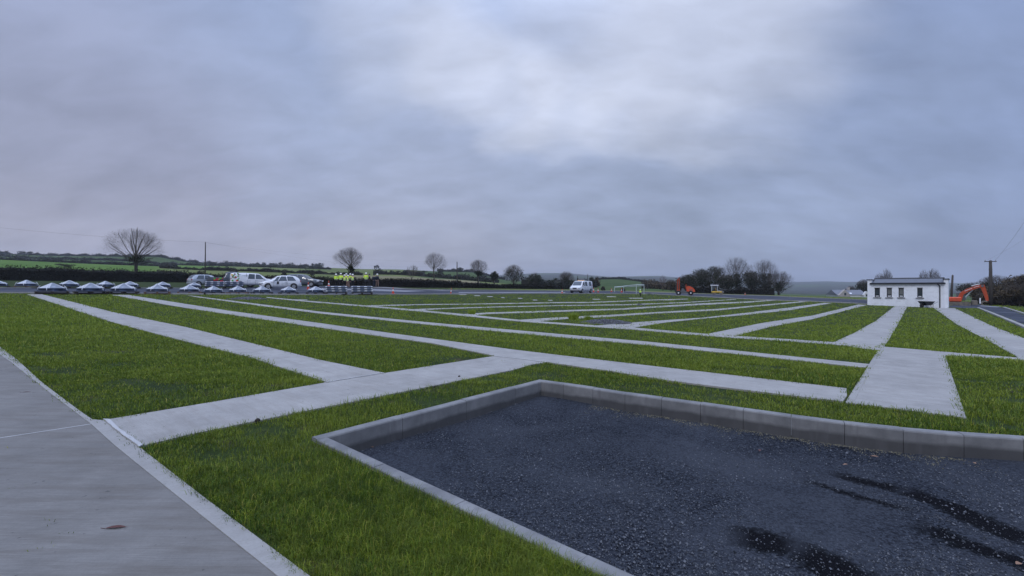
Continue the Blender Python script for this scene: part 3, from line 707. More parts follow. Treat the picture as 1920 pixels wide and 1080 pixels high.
# roadside hedge behind the far lawn
hp = [(-150, 40), (-84, 52), (-65.3, 58), (-60, 67), (-55, 77), (-30.7, 79), (-18, 84), (-10.5, 91), (4.8, 104), (14, 116)]
hedge('hedge', hp[:5], 1.95, 1.6, 'long dark clipped hedge left of the parked cars under the large round bare tree', n=26000, leaf=.10, rough=.07)
hedge('hedge', hp[4:8], 1.5, 1.5, 'dark clipped hedge behind the parked vehicles and the people in yellow jackets', n=20000, leaf=.11, rough=.09)
hedge('hedge', hp[7:], 1.05, 1.6, 'low dark hedge running from the thin pole towards the white van', n=9000, leaf=.13, rough=.2)
FH = 'field hedges on the hillside'
def pl(pts): return [tuple(far(x, Y).xy) for x, Y in pts]
hedge('field_hedge', pl([(-200,262),(130,262),(222,262),(330,258)]), 1.6, 2.5, 'dark field hedge along the top of the brightest green field at left', n=5000, leaf=.35, mat='farhedge', rough=.5, group=FH)
hedge('field_hedge', pl([(-200,382),(74,382),(222,382),(320,380),(454,378),(620,372)]), 2.0, 3, 'upper field hedge crossing the hillside behind the large round bare tree', n=7000, leaf=.45, mat='farhedge', rough=.5, group=FH)
hedge('field_hedge', pl([(-200,519),(28,519),(213,519),(296,519),(384,519),(471,519),(600,519)]), 2.4, 4, 'skyline hedge along the crest of the left hill', n=9000, leaf=.55, mat='farhedge', rough=.7, group=FH)
hedge('field_hedge', pl([(300,180),(440,190),(560,200),(680,205)]), 1.3, 2, 'rough field hedge just above the parked pickups', n=3500, leaf=.25, mat='farhedge', rough=.6, group=FH)
hedge('field_hedge', pl([(700,230),(790,235),(870,215),(930,190)]), 2.0, 3, 'field hedge sloping down past the thin bare pole in the middle', n=5000, leaf=.3, mat='farhedge', rough=.6, group=FH)
hedge('field_hedge', pl([(820,516),(886,514),(925,500),(945,480)]), 2.6, 4, 'skyline hedge on the small knoll left of the dark twiggy bush', n=3500, leaf=.55, mat='farhedge', rough=.4, group=FH)
hedge('field_hedge', pl([(985,150),(1040,160),(1112,190)]), 2.6, 5, 'dark overgrown hedge behind the white van', n=5000, leaf=.28, mat='farhedge', rough=.4, group=FH)
hedge('field_hedge', pl([(1122,382),(1160,382),(1203,381),(1240,378),(1270,370)]), 1.6, 3, 'dark hedge line cresting the green hill right of the white van', n=3500, leaf=.4, mat='farhedge', rough=.3, group=FH)
hedge('field_hedge', pl([(1210,170),(1262,160),(1290,150)]), 2.2, 5, 'brown scrubby hedge beside the upright orange digger arm', n=3000, leaf=.26, mat='bramble', rough=.6, group=FH)

GT = 'round bare trees standing in the roadside hedge'
tree(255, 92, 430, 92, 'largest round bare tree above the left hedge', seed=11, levels=6, nchild=3, spread=.60, fan=True, twig=.019, tr=.30, group=GT, ivy=900, ivylow=.42, leaf=.12, trunk=.36, up=.10)
tree(656, 96, 464, 52, 'round bare tree right behind the people in yellow jackets', seed=5, levels=6, nchild=3, spread=.60, fan=True, twig=.018, tr=.20, group=GT, ivy=900, ivylow=.45, leaf=.12, trunk=.40, up=.12)
tree(815, 118, 474, 42, 'pale airy bare tree left of the thin pole', seed=8, levels=6, nchild=2, spread=.6, fan=True, twig=.02, tr=.16, group=GT, trunk=.42)
tree(897, 130, 487, 36, 'small bare tree with an ivy clad trunk right of the thin pole', seed=14, levels=6, nchild=3, spread=.5, fan=True, twig=.018, tr=.2, group=GT, ivy=1100, ivylow=.5, leaf=.16, trunk=.4)
tree(773, 112, 496, 26, 'thin scraggy bare sapling left of the pale airy tree', seed=21, levels=5, nchild=2, spread=.5, twig=.02, tr=.1, group=GT)
tree(927, 132, 509, 15, 'narrow ivy covered stump of a tree in the hedge', seed=22, levels=5, nchild=3, spread=.4, twig=.016, tr=.25, ivy=1600, ivylow=1, leaf=.16, name='ivy_clad_tree')
tree(963, 128, 497, 40, 'dense dark twiggy tree right of the narrow ivy clad one', seed=23, levels=6, nchild=3, spread=.75, fan=True, twig=.026, tr=.2, ivy=1000, ivylow=.75, leaf=.15, trunk=.15, cov=.75)
tree(1003, 140, 511, 27, 'small dark twiggy tree left of the van hedge', seed=24, levels=5, nchild=3, spread=.75, fan=True, twig=.035, tr=.2, ivy=900, ivylow=.8, leaf=.2, trunk=.15)
tree(1061, 150, 509, 29, 'bare bushy tree just left of the white van', seed=25, levels=6, nchild=3, spread=.7, fan=True, twig=.024, tr=.2, ivy=500, ivylow=.6, leaf=.2, trunk=.15)
shrub(1110, 185, 519, 11, 'dark round bush on the hill shoulder right of the van', n=700, leaf=.3, mat='farhedge', seed=31)
shrub(1120, 190, 518, 12, 'second dark bush touching the round one right of the van', n=700, leaf=.3, mat='bramble', seed=32)
shrub(1131, 100, 537, 7, 'tiny dark bush near the far cones', n=350, leaf=.1, mat='ivy', seed=33)
shrub(1168, 96, 541, 9, 'low dark bush behind the white steel frame', n=350, leaf=.1, mat='ivy', seed=34)
shrub(1170, 384, 519, 8, 'lone dark bush on the crest of the green hill', n=250, leaf=.4, mat='farhedge', seed=35)
shrub(1152, 384, 520, 5, 'smallest lone bush on the crest of the green hill', n=150, leaf=.35, mat='farhedge', seed=36)
# central clump
GC = 'tall winter trees in the clump beyond the road'
tree(1243, 125, 516, 16, 'reddish sapling left of the upright orange digger arm', seed=41, levels=5, nchild=2, spread=.45, twig=.022, tr=.08, tm='twig_pink')
tree(1258, 122, 524, 20, 'low brown scrub tree beside the upright orange digger arm', seed=42, levels=5, nchild=3, spread=.7, fan=True, twig=.028, tr=.1, ivy=700, leaf=.15, ivym='bramble')
for x, Y, top, w, iv, lo, lab, sd in (
    (1288, 116, 516, 40, 3800, 1.0, 'leftmost dark evergreen looking tree of the clump', 51),
    (1314, 118, 505, 44, 4200, .95, 'dark ivy laden tree behind the red orange machine', 52),
    (1341, 120, 499, 46, 3800, .95, 'broad dark tree between the ivy laden tree and the tallest one', 53),
    (1381, 118, 483, 54, 2200, .50, 'tallest tree of the clump with a rounded bare top', 54),
    (1408, 114, 507, 34, 2900, .9, 'short ivy filled tree between the two tall rounded ones', 55),
    (1432, 112, 487, 58, 2400, .55, 'second tall tree of the clump with a wide rounded bare top', 56),
    (1361, 112, 515, 34, 2500, .9, 'short dark tree behind the white roofed roller', 57),
    (1461, 110, 508, 44, 900, .5, 'rightmost low bare tree drooping at the end of the clump', 58)):
    tree(x, Y, top, w, lab, seed=sd, levels=6, nchild=3, spread=.6, fan=True, twig=.024, tr=.26, cov=.62, ivy=int(iv*.8), ivylow=lo, leaf=.14, group=GC, trunk=.10, up=.12)
hedge('hedge', pl([(1268,108),(1340,107),(1400,106),(1446,106)]), 1.5, 3, 'undergrowth hedge at the foot of the tree clump', n=6000, leaf=.15, rough=.5)
# behind and beside the building
tree(1620, 130, 524, 26, 'dark bushy tree touching the left corner of the white building', seed=61, levels=6, nchild=3, spread=.7, fan=True, twig=.026, tr=.2, ivy=900, leaf=.18)
tree(1596, 150, 536, 18, 'low dark tree above the grey farmhouse roof', seed=62, levels=5, nchild=3, spread=.7, fan=True, twig=.03, tr=.15, ivy=500, leaf=.2)
for x, top, w, lab, sd in ((1648, 512, 16, 'short bare tree top over the left end of the flat white building', 63), (1662, 504, 17, 'taller bare tree top over the left end of the white building', 64),
                       (1731, 505, 15, 'bare tree top over the right half of the building, nearer its middle', 65), (1750, 504, 24, 'wide sparse bare tree top over the right half of the building', 66)):
    tree(x, 84, top, w, lab, seed=sd, levels=5, nchild=3, spread=.5, fan=True, twig=.022, tr=.12, group='bare trees behind the white building')
# right-hand bank
tree(1868, 70, 517, 52, 'gnarled dark bare tree behind the pole with a crossarm', seed=71, levels=6, nchild=3, spread=.8, fan=True, twig=.022, tr=.22, ivy=1500, ivylow=.7, leaf=.12, trunk=.25, up=.04)
tree(1832, 74, 529, 54, 'low spreading bare tree above the orange excavator arm', seed=72, levels=6, nchild=3, spread=.85, fan=True, twig=.022, tr=.2, ivy=1400, ivylow=.8, leaf=.12, trunk=.2, up=.02)
tree(1925, 60, 515, 66, 'dark dense tree cut off by the right edge of the photo', seed=73, levels=6, nchild=3, spread=.8, fan=True, twig=.022, tr=.22, ivy=3500, ivylow=.95, leaf=.12, trunk=.2, ivym='bramble')
hedge('hedge', pl([(1836,66),(1870,64),(1910,60),(1990,55),(2200,45)]), 2.1, 3.5, 'overgrown brown bramble hedge behind the right car park', n=26000, leaf=.10, mat='bramble', rough=.35)
shrub(1850, 63, 548, 34, 'rounded bramble bush right of the orange excavator bucket', n=4200, leaf=.09, mat='bramble', seed=74)
shrub(1886, 62, 541, 40, 'tall bramble bush right of the crossarm pole', n=5000, leaf=.10, mat='bramble', seed=75)
shrub(1912, 58, 534, 46, 'highest bramble bush next to the right edge', n=5500, leaf=.10, mat='bramble', seed=76)
# skyline copses
SK = 'small skyline trees on the left hill'
for x, top, w, lab, sd in ((12,473,12,'leftmost skyline tree, low and round',81),(42,469,15,'tallest skyline bush near the left edge',82),(57,471,9,'skyline bush just right of the tallest left one',83),(118,476,10,'lone low skyline bush left of the large round tree',84),
    (400,490,16,'flat topped skyline tree right of the pole with wires',85),(428,489,14,'left tree of the ragged skyline row above the pickups',86),(441,490,16,'middle tree of the ragged skyline row above the pickups',87),(455,493,8,'last tree of the ragged skyline row above the pickups',88),
    (495,491,10,'small upright skyline tree left of the long copse',89),(514,492,14,'left tree of the long domed copse on the skyline',90),(528,491,17,'middle tree of the long domed copse on the skyline',91),(544,491.5,15,'right tree of the long domed copse on the skyline',92),
    (589,492,15,'left tree of the short copse over the dark grey car',93),(604,492,17,'right tree of the short copse over the dark grey car',94),
    (703,498,4,'tiny skyline tree, left of a pair right of the round tree',95),(708,496.5,6,'taller tiny skyline tree, right of a pair',96)):
    shrub(x, 524, top, w, lab, n=420, leaf=.42, mat='farhedge', name='skyline_tree', group=SK, seed=sd, cat='tree', twn=4)
for x, Y, top, w, lab, sd in ((70+40,300,484,8,'round bush standing in the upper left field',101),(102,300,483.5,9,'larger round bush in the upper left field',102),(122,150,494,26,'dark mound of scrub on top of the left hedge',103),
    (375,120,505,12,'small dark shrub by the foot of the wire pole',104),(437,130,503,18,'dark shrub above the cab of the grey pickup',105),(533,150,507,9,'small shrub in the pale field over the hatchback',106),(585,160,506,16,'low dark shrub in the pale field over the dark grey car',107),
    (760,330,506,8,'dark shrub on the middle hillside',108),(748,330,508,5,'smaller shrub on the middle hillside',109),(790,300,508,16,'wide dark shrub left of the airy tree',110),(825,330,505,12,'dark shrub behind the airy tree',111),(862,480,501,14,'hazy tree on the knoll by the thin pole',112),(851,480,502,8,'smaller hazy tree on the knoll',113)):
    shrub(x, Y, top, w, lab, n=420, leaf=.0011*Y, mat='farhedge', group='scattered hillside shrubs', seed=sd, twn=4)

# ------------------------------------------------------------------ poles and wires
def pole(x, Y, top, label, r=.11, lean=(0, 0), arm=0, base=None, name='utility_pole'):
    loc = far(x, Y) if base is None else at(x, base)
    if base is not None: Y = loc.y
    h = H+(540-top)/F*Y-loc.z; root = empty(name, loc)
    MB().tube([(0, 0, -.5), (lean[0]*h*.5, lean[1]*h*.5, h*.5), (lean[0]*h, lean[1]*h, h)], [r*1.25, r*1.1, r*.85], 10).build('pole_shaft', M['pole'], root, True)
    if arm:
        MB().box(lean[0]*h, 0, h-.12, arm, .09, .09).build('crossarm', M['pole'], root)
        for k in (-1, 0, 1):
            MB().lathe([(.02, 0), (.05, .04), (.03, .08), (.05, .12), (.01, .16)], 8, (lean[0]*h+k*arm*.45, 0, h-.08)).build('insulator', M['sill'], root)
        MB().box(lean[0]*h*.8, 0, h*.80, arm*.28, .07, .07).build('bracket', M['pole'], root)
    else:
        MB().lathe([(.02, 0), (.05, .04), (.03, .08), (.01, .14)], 8, (lean[0]*h, 0, h-.02)).build('insulator', M['sill'], root)
    return tag(root, label, 'pole', 'utility poles'), loc+Vector((lean[0]*h, lean[1]*h, h))
_, t1 = pole(384.5, 92, 454, 'wooden utility pole with wires rising from the left hedge', .10, (.01, 0))
_, t2 = pole(857, 140, 491, 'thin wooden pole between the airy tree and the ivy clad tree', .15)
_, t3 = pole(1783, 60, 516, 'leaning dark pole at the right corner of the white building', .12, (.06, 0), base=None)
_, t4 = pole(1858, 58, 488.5, 'tall pole with a crossarm beside the orange excavator', .17, (-.01, 0), arm=1.5)
for x, Y, tp, lab in ((1083, 200, 517, 'tiny distant pole just above the van roof, left one'), (1102, 200, 514, 'tiny distant pole just above the van roof, right one'), (1214, 150, 527, 'short dark pole right of the white steel frame')):
    pole(x, Y, tp, lab, .14, name='utility_pole')
def wire(a, b, sag, label, r=.012):
    a = Vector(a); b = Vector(b); n = 24; pts = []
    for i in range(n+1):
        t = i/n; p = a.lerp(b, t); p.z -= sag*4*t*(1-t); pts.append(p-a)
    o = MB().tube(pts, r, 5).build('overhead_wire', M['wire'], None, True, a); tag(o, label, 'wire', 'overhead wires')
def fp(x, y, Y): return Vector(((x-960)/F*Y, Y, H+(540-y)/F*Y))
wire(fp(-120, 414, 80), t1, .5, 'overhead wire from the left edge to the wooden pole', .010)
wire(t1, fp(800, 500, 170), 1.6, 'lower overhead wire running right from the wooden pole to the hill', .008)
wire(t1+Vector((0, .2, -.12)), t2, 1.1, 'upper overhead wire between the wooden pole and the thin pole', .006)
wire(t4+Vector((.6, 0, 0)), fp(2060, 180, 30), .8, 'wire rising from the crossarm to the right edge, upper one', .007)
wire(t4+Vector((-.6, 0, 0)), fp(2100, 310, 30), .6, 'wire from the crossarm to the right edge, lower one', .004)

# ------------------------------------------------------------------ white building
def building():
    a = at(1626.5, 572); b = at(1778, 578.3); dx = (b-a); dx.z = 0; L = dx.length; rz = math.atan2(dx.y, dx.x)
    root = empty('white_building', a, rz); zr = b.z-a.z
    s = L/(1778-1626.5)
    def X(px):   # perspective-aware position along the facade
        u = (px-960)/F; d = dx.normalized(); t = (u*a.y-a.x)/(d.x-u*d.y); return t
    def Zp(py, px):
        t = X(px); Yt = a.y+dx.normalized().y*t; return H+(540-py)/F*Yt-a.z
    z_e = Zp(531.5, 1700); zt = Zp(525, 1640); D = 5.0; th = .28
    wins = [(1640.0, 1649.8), (1662.6, 1672.2), (1684.8, 1694.6), (1719.8, 1729.8)]
    w0, w1 = Zp(557.3, 1670), Zp(540.3, 1670)
    # front wall built round its window openings
    mb = MB(); edges = [0]
    for p, q in wins: edges += [X(p), X(q)]
    edges.append(L)
    for i in range(0, len(edges), 2):
        mb.box((edges[i]+edges[i+1])/2, th/2, (z_e-1.2)/2, edges[i+1]-edges[i], th, z_e+1.2)
    for i in range(1, len(edges)-1, 2):
        c = (edges[i]+edges[i+1])/2; w = edges[i+1]-edges[i]
        mb.box(c, th/2, (w0-1.2)/2, w, th-.004, w0+1.2); mb.box(c, th/2, (w1+z_e)/2, w, th-.004, z_e-w1)
    mb.box(L/2, D-th/2, (zt-1.2)/2, L-.02, th, zt+1.2)
    mb.build('wall', M['render_wall'], root)
    pw = X(1634)-X(1626.5)
    for c, q in ((pw/2, 'l'), (L-(L-X(1769.5))/2, 'r')):
        w = pw if q == 'l' else L-X(1769.5)
        g = MB(); g.box(c, D/2-.03, (zt-1.2)/2, w, D+.06, zt+1.2); g.build('gable_wall', M['render_wall'], root)
        MB().box(c, D/2-.03, zt+.035, w+.14, D+.2, .07).build('parapet_cap', M['dark_trim'], root)
    x0, x1 = pw, X(1769.5)
    r = MB(); rz_ = zt+.14
    r.add([(x0, -.10, z_e+.05), (x1, -.10, z_e+.05), (x1, D*.5, rz_), (x0, D*.5, rz_), (x0, D, z_e+.1), (x1, D, z_e+.1),
           (x0, -.10, z_e-.02), (x1, -.10, z_e-.02)], [(0, 1, 2, 3), (3, 2, 5, 4), (6, 7, 1, 0)])
    for k in range(26):
        xx = x0+(x1-x0)*(k+.5)/26
    rf = r.build('roof', M['slate'], root)
    MB().tube([(x0-.02, D*.5, rz_+.01), (x1+.02, D*.5, rz_+.01)], .09, 8).build('ridge_cap', M['dark_trim'], rf)
    MB().box((x0+x1)/2, -.12, z_e+.01, x1-x0+.25, .14, .15, bev=.02).build('gutter', M['dark_trim'], root)
    xd = X(1762.3)
    MB().tube([(xd-.18, -.14, z_e-.05), (xd-.10, -.10, z_e-.16), (xd, -.06, z_e-.28), (xd, -.06, zr+.02)], .042, 8).build('downpipe', M['dark_trim'], root, True)
    for i, (p, q) in enumerate(wins):
        c = (X(p)+X(q))/2; w = X(q)-X(p); fr = MB()
        e = .045
        for (cx, cz, sx, sz) in ((c-w/2+e/2, (w0+w1)/2, e, w1-w0), (c+w/2-e/2, (w0+w1)/2, e, w1-w0), (c, w0+e/2, w-2*e, e), (c, w1-e/2, w-2*e, e), (c, w0+(w1-w0)*.30, w-2*e, e*.8)):
            fr.box(cx, .13, cz, sx, .06, sz)
        wn = fr.build('window', M['dark_trim'], root)
        MB().box(c, .145, (w0+w1)/2, w-2*e, .012, w1-w0-2*e).build('pane', M['glass_pale' if i in (1, 2) else 'glass'], wn)
        MB().box(c, .105, w0+e+.07, w-2.4*e, .02, .07).build('bottle', M['sill'], wn) if False else None
        MB().box(c, -.02, w0-.035, w+.22, .16, .07, bev=.01).build('sill', M['sill'], wn)
        MB().box(c, -.012, w1+.028, w+.06, .03, .05).build('lintel_trim', M['dark_trim'], wn)
        MB().box(c, .09, w0+e+.06, w*.55, .03, .07).build('vent_flap', M['strap'], wn)
    tag(root, 'small white rendered single storey building with four narrow windows and a black gutter', 'building')
building()

# wheelbarrow
def wheelbarrow():
    p = at(1738, 577.0); root = empty('wheelbarrow', p, R(8), 1.0); m = MB()
    t = [(-.55, .62), (-.42, .25), (.18, .25), (.42, .60)]
    vs = []
    for y, k in ((-1, 1), (1, 1)):
        vs += [(-.62, y*.36, .62), (-.36, y*.24, .26), (.20, y*.24, .24), (.48, y*.36, .60)]
    m.add(vs, [(0, 1, 2, 3), (7, 6, 5, 4), (1, 5, 6, 2), (0, 4, 5, 1), (3, 2, 6, 7)]); m.build('tray', M['dark_trim'], root)
    w = MB().lathe([(.10, -.045), (.20, -.04), (.22, 0), (.20, .04), (.10, .045)], 16, (-.55, 0, .22), 'y').build('wheel', M['rubber'], root)
    for s in (-1, 1):
        MB().tube([(-.58, s*.07, .22), (.2, s*.22, .26), (.62, s*.27, .46), (.86, s*.28, .56)], .017, 6).build('handle', M['machine_grey'], root)
        MB().tube([(.12, s*.20, .25), (.24, s*.22, 0), (.38, s*.22, .02), (.40, s*.25, .33)], .015, 6).build('leg', M['machine_grey'], root)
    tag(root, 'dark wheelbarrow parked against the white building wall', 'wheelbarrow')
    h = MB().tube([(0, 0, 0), (.15, .02, .16), (.42, .0, .22), (.66, -.03, .05), (.70, -.02, -.10)], .018, 6).build('hose', M['strap'], None, True, p+Vector((-.52, -.05, .60)))
    tag(h, 'pale curved hose lying across the wheelbarrow tray', 'hose')
wheelbarrow()

# ------------------------------------------------------------------ farmhouse beyond
def house():
    p = far(1600, 125); root = empty('farmhouse', p, R(-6)); s = 125/F
    zb = lambda y: H+(540-y)/F*125-p.z
    z0, zt = -2.0, zb(543.5); ze = zb(552)
    x0, x1 = (1572-1600)*s, (1622-1600)*s
    MB().box((x0+x1)/2, 2.5, (ze+z0)/2, x1-x0, 5, ze-z0).build('wall', M['house_white'], root)
    MB().add([(x0-.2, -.2, ze-.1), (x1+.2, -.2, ze-.1), (x1+.2, 2.5, zt), (x0-.2, 2.5, zt), (x0-.2, 5.2, ze-.1), (x1+.2, 5.2, ze-.1)], [(0, 1, 2, 3), (3, 2, 5, 4), (0, 3, 4), (1, 5, 2)]).build('roof', M['roof_grey'], root)
    g = MB().prism([(x0-.2, z0), (x0-.2, ze-.2), ((1581-1600)*s, zb(543)), ((1590-1600)*s, ze-.2), ((1590-1600)*s, z0)], -1.2, -.3); gb = g.build('gable', M['house_stone'], root)
    MB().box((1581-1600)*s, -1.22, ze+.1, .5, .04, .7).build('gable_window', M['glass'], gb)
    MB().box((1601-1600)*s, 2.5, zt+.3, .6, .6, .9).build('chimney', M['house_stone'], root)
    q = MB().prism([((1615-1600)*s, z0), ((1615-1600)*s, ze-.1), ((1619-1600)*s, zb(546)), ((1624-1600)*s, ze-.1), ((1624-1600)*s, z0)], -.9, -.1); d = q.build('porch', M['house_white'], root)
    MB().box((1619.5-1600)*s, -.93, ze-.25, .5, .04, .6).build('porch_window', M['glass'], d)
    for xx in (1597.5,):
        MB().box((xx-1600)*s, .55, ze+.30, .55, .5, .05, Matrix.Rotation(R(30), 3, 'X')).build('skylight', M['strap'], root)
    tag(root, 'white farmhouse with grey slate roof and stone gable left of the building', 'house')
house()

# ------------------------------------------------------------------ vehicles
def vehicle(name, st, wheels, wr, w, paint, sides, shields, label, cat, loc, rz, sc=1.0, lamps=None, extras=None, trim='black_plastic'):
    """st: stations (x, z_bottom, z_belt, z_top, half_belt, half_top), front at +x"""
    root = empty(name, loc, rz, sc); mb = MB(); sec = []
    for x, zb, zl, zt, hb, ht in st:
        sec.append([(0, zb), (hb*.90, zb), (hb, zb+.12), (hb*1.0, (zb+zl)/2), (hb*.975, zl), (ht*1.0+(hb*.975-ht)*.45, zl+(zt-zl)*.55), (ht, zt-.05), (ht*.86, zt), (0, zt+.012)])
    n = 9; vs = []
    for (x, *_), s_ in zip(st, sec):
        vs += [(x, y, z) for y, z in s_]+[(x, -y, z) for y, z in s_[::-1][1:-1]]
    m = 2*n-2; fs = []
    for i in range(len(st)-1):
        for k in range(m): fs.append((i*m+k, i*m+(k+1) % m, (i+1)*m+(k+1) % m, (i+1)*m+k))
    fs += [tuple(range(m-1, -1, -1)), tuple(range(len(vs)-m, len(vs)))]
    body = mb.add(vs, fs).build('body', M[paint], root, True)
    xs = [s_[0] for s_ in st]
    def I(x, k): return float(np.interp(x, xs, [s_[k] for s_ in st]))
    for x0, x1, x0t, x1t in sides:
        for sg in (-1, 1):
            v_ = []
            N = 5
            for i in range(N+1):
                for t_, xa, xb in ((0.06, x0, x1), (.5, (x0+x0t)/2, (x1+x1t)/2), (.86, x0t, x1t)):
                    x = xa+(xb-xa)*i/N; zl, zt, hb, ht = I(x, 2), I(x, 3), I(x, 4)*.975, I(x, 5)
                    y = hb+(ht-hb)*(t_ if t_ > .5 else t_*1.0); z = zl+(zt-zl)*t_; v_.append((x, sg*(y+.016), z))
            f_ = [(i*3+j, i*3+j+1, i*3+j+4, i*3+j+3) for i in range(N) for j in (0, 1)]
            MB().add(v_, f_).build('side_window', M['glass'], root)
    for xa, xb in shields:
        za, zb2 = I(xa, 3), I(xb, 3); ya, yb = I(xa, 5)*.86, I(xb, 5)*.84; d_ = 1 if xa > xb else -1
        nrm = Vector((abs(zb2-za)*d_, 0, abs(xa-xb))).normalized()*.03; v_ = []
        for t_ in (.08, .5, .92):
            x = xa+(xb-xa)*t_; yy = I(x, 5)*.86; z = I(x, 3)+.012
            for k in (-1, -.4, .4, 1): v_.append((x+nrm.x, yy*k, z+nrm.z-(.01 if abs(k) == 1 else 0)))
        MB().add(v_, [(r_*4+c_, r_*4+c_+1, r_*4+c_+5, r_*4+c_+4) for r_ in (0, 1) for c_ in (0, 1, 2)]).build('windscreen' if d_ > 0 else 'rear_window', M['glass'], root)
    for wx in wheels:
        hb = I(wx, 4)
        for sg in (-1, 1):
            MB().lathe([(wr*1.16, -.02), (wr*1.16, .012)], 20, (wx, sg*(hb-.004), wr*1.02), 'y').build('wheel_arch', M['black_plastic'], root)
            wh = MB().lathe([(wr*.62, .10), (wr*.92, .11), (wr, .06), (wr, -.08), (wr*.9, -.11), (wr*.5, -.11)], 24, (wx, sg*(hb-.07), wr), 'y').build('wheel', M['rubber'], root, True)
            rm = MB(); cx, cz = wx, wr; yo = sg*(hb+.052)
            rm.lathe([(wr*.60, -.012), (wr*.60, .006), (wr*.5, .0)], 20, (wx, yo, wr), 'y'); rm.build('rim', M['rim'], wh)
    xf, xr = xs[-1], xs[0]
    lamps = lamps or {}
    zf = lamps.get('zf', .68); zr2 = lamps.get('zr', .85)
    for sg in (-1, 1):
        MB().box(xf-.10, sg*I(xf-.15, 4)*.80, zf, .30, .34, .15, Matrix.Rotation(-sg*.35, 3, 'Z'), bev=.03).build('headlight', M['lamp_lens'], root)
        MB().box(xr+.08, sg*I(xr+.1, 4)*.90, zr2, .12, .13, lamps.get('hr', .22), bev=.03).build('tail_light', M['red_lens'], root)
    MB().box(xf-.02, 0, zf-.05, .12, I(xf, 4)*.95, .20, bev=.03).build('grille', M['black_plastic'], root)
    MB().box(xf-.08, 0, .36, .26, I(xf-.1, 4)*1.75, .22, bev=.05).build('front_bumper', M[lamps.get('bump', paint)], root)
    MB().box(xr+.06, 0, .42, .22, I(xr+.1, 4)*1.80, .22, bev=.05).build('rear_bumper', M[lamps.get('bump', paint)], root)
    for sg in (-1, 1):
        mx = lamps.get('mir', xf-1.45); MB().box(mx, sg*(I(mx, 4)+.10), I(mx, 2)+.08, .12, .20, .15, bev=.03).build('wing_mirror', M[paint], root)
    for dx_ in lamps.get('doors', ()):
        for sg in (-1, 1):
            MB().box(dx_, sg*(I(dx_, 4)+.002), (I(dx_, 1)+I(dx_, 2))/2+.02, .014, .012, (I(dx_, 2)-I(dx_, 1))*.86).build('door_seam', M['black_plastic'], root)
            MB().box(dx_+.16, sg*(I(dx_, 4)+.004), I(dx_, 2)-.10, .17, .035, .035).build('door_handle', M[paint], root)
    if extras: extras(root, I)
    return tag(root, label, cat, 'vehicles parked on the site road')
def prp(x, Y): return math.atan2(-(x-960)/F, 1)   # yaw that faces the side to the camera
hatch = [(-1.98, .42, .80, .86, .70, .62), (-1.90, .28, .88, .98, .80, .66), (-1.72, .22, .90, 1.25, .83, .62), (-1.40, .20, .90, 1.44, .84, .58), (-.9, .2, .89, 1.49, .85, .58), (-.1, .2, .87, 1.49, .85, .58), (.35, .2, .86, 1.42, .85, .58), (.72, .2, .86, 1.18, .85, .62), (1.05, .2, .86, .98, .84, .70), (1.5, .22, .78, .90, .82, .70), (1.85, .26, .66, .78, .76, .62), (2.0, .38, .56, .62, .62, .5)]
suv = [(-2.25, .5, .95, 1.05, .78, .7), (-2.2, .34, 1.02, 1.12, .88, .72), (-2.0, .3, 1.05, 1.5, .91, .66), (-1.6, .28, 1.04, 1.68, .92, .64), (-.6, .28, 1.02, 1.70, .92, .64), (.1, .28, 1.0, 1.66, .92, .63), (.6, .28, 1.0, 1.36, .92, .68), (.98, .28, 1.0, 1.10, .91, .76), (1.6, .3, .96, 1.04, .90, .76), (2.1, .34, .84, .95, .86, .7), (2.3, .48, .70, .76, .72, .6)]
pick = [(-2.6, .5, 1.02, 1.06, .82, .8), (-2.55, .42, 1.04, 1.09, .88, .84), (-1.0, .34, 1.04, 1.09, .90, .86), (-.92, .34, 1.05, 1.30, .90, .74), (-.8, .34, 1.05, 1.70, .90, .64), (-.3, .34, 1.04, 1.76, .90, .64), (.35, .34, 1.03, 1.74, .90, .64), (.75, .34, 1.03, 1.50, .90, .68), (1.2, .34, 1.03, 1.14, .90, .78), (1.9, .36, .99, 1.08, .88, .78), (2.35, .42, .86, .98, .84, .72), (2.55, .52, .72, .78, .72, .62)]
canopy_pick = [(-2.6, .5, 1.05, 1.55, .82, .66), (-2.52, .42, 1.06, 1.76, .88, .70), (-2.2, .36, 1.06, 1.80, .90, .70), (-1.0, .34, 1.05, 1.82, .90, .70), (-.8, .34, 1.05, 1.80, .90, .66), (-.3, .34, 1.04, 1.78, .90, .65)]+pick[6:]
van = [(-2.55, .45, 1.10, 1.80, .86, .74), (-2.5, .34, 1.10, 1.93, .93, .78), (-1.5, .3, 1.10, 1.96, .95, .80), (.6, .3, 1.08, 1.96, .95, .80), (1.05, .3, 1.06, 1.90, .95, .78), (1.5, .3, 1.04, 1.52, .94, .80), (1.85, .3, 1.02, 1.16, .93, .84), (2.25, .32, .92, 1.04, .90, .8), (2.45, .4, .76, .90, .84, .72), (2.52, .5, .62, .7, .74, .6)]
p = at(526, 542.3)
def hx(root, I):
    tag(MB().box(.35, .874, .70, .20, .006, .30).build('door_panel', M['black_plastic'], root), 'dark mark on the front door')
    for i in range(7): MB().box(-.95+i*.15, .868, .62+.02*(i % 2), .08, .006, .08+.03*(i % 3 == 0)).build('door_lettering', M['galv'], root)
vehicle('white_hatchback', hatch, (-1.22, 1.28), .31, 1.7, 'white_paint', [(-.55, .30, -.45, .02), (-1.45, -.62, -1.15, -.55), (.36, .80, .12, .40)], [(1.05, .35), (-1.88, -1.45)],
        'white hatchback facing left with its nose in front of the white pickup', 'car', p, prp(526, 0)+math.pi+R(6), p.y/50, {'doors': (-.55, .75), 'zf': .66, 'mir': .75}, hx)
hatch_m = None
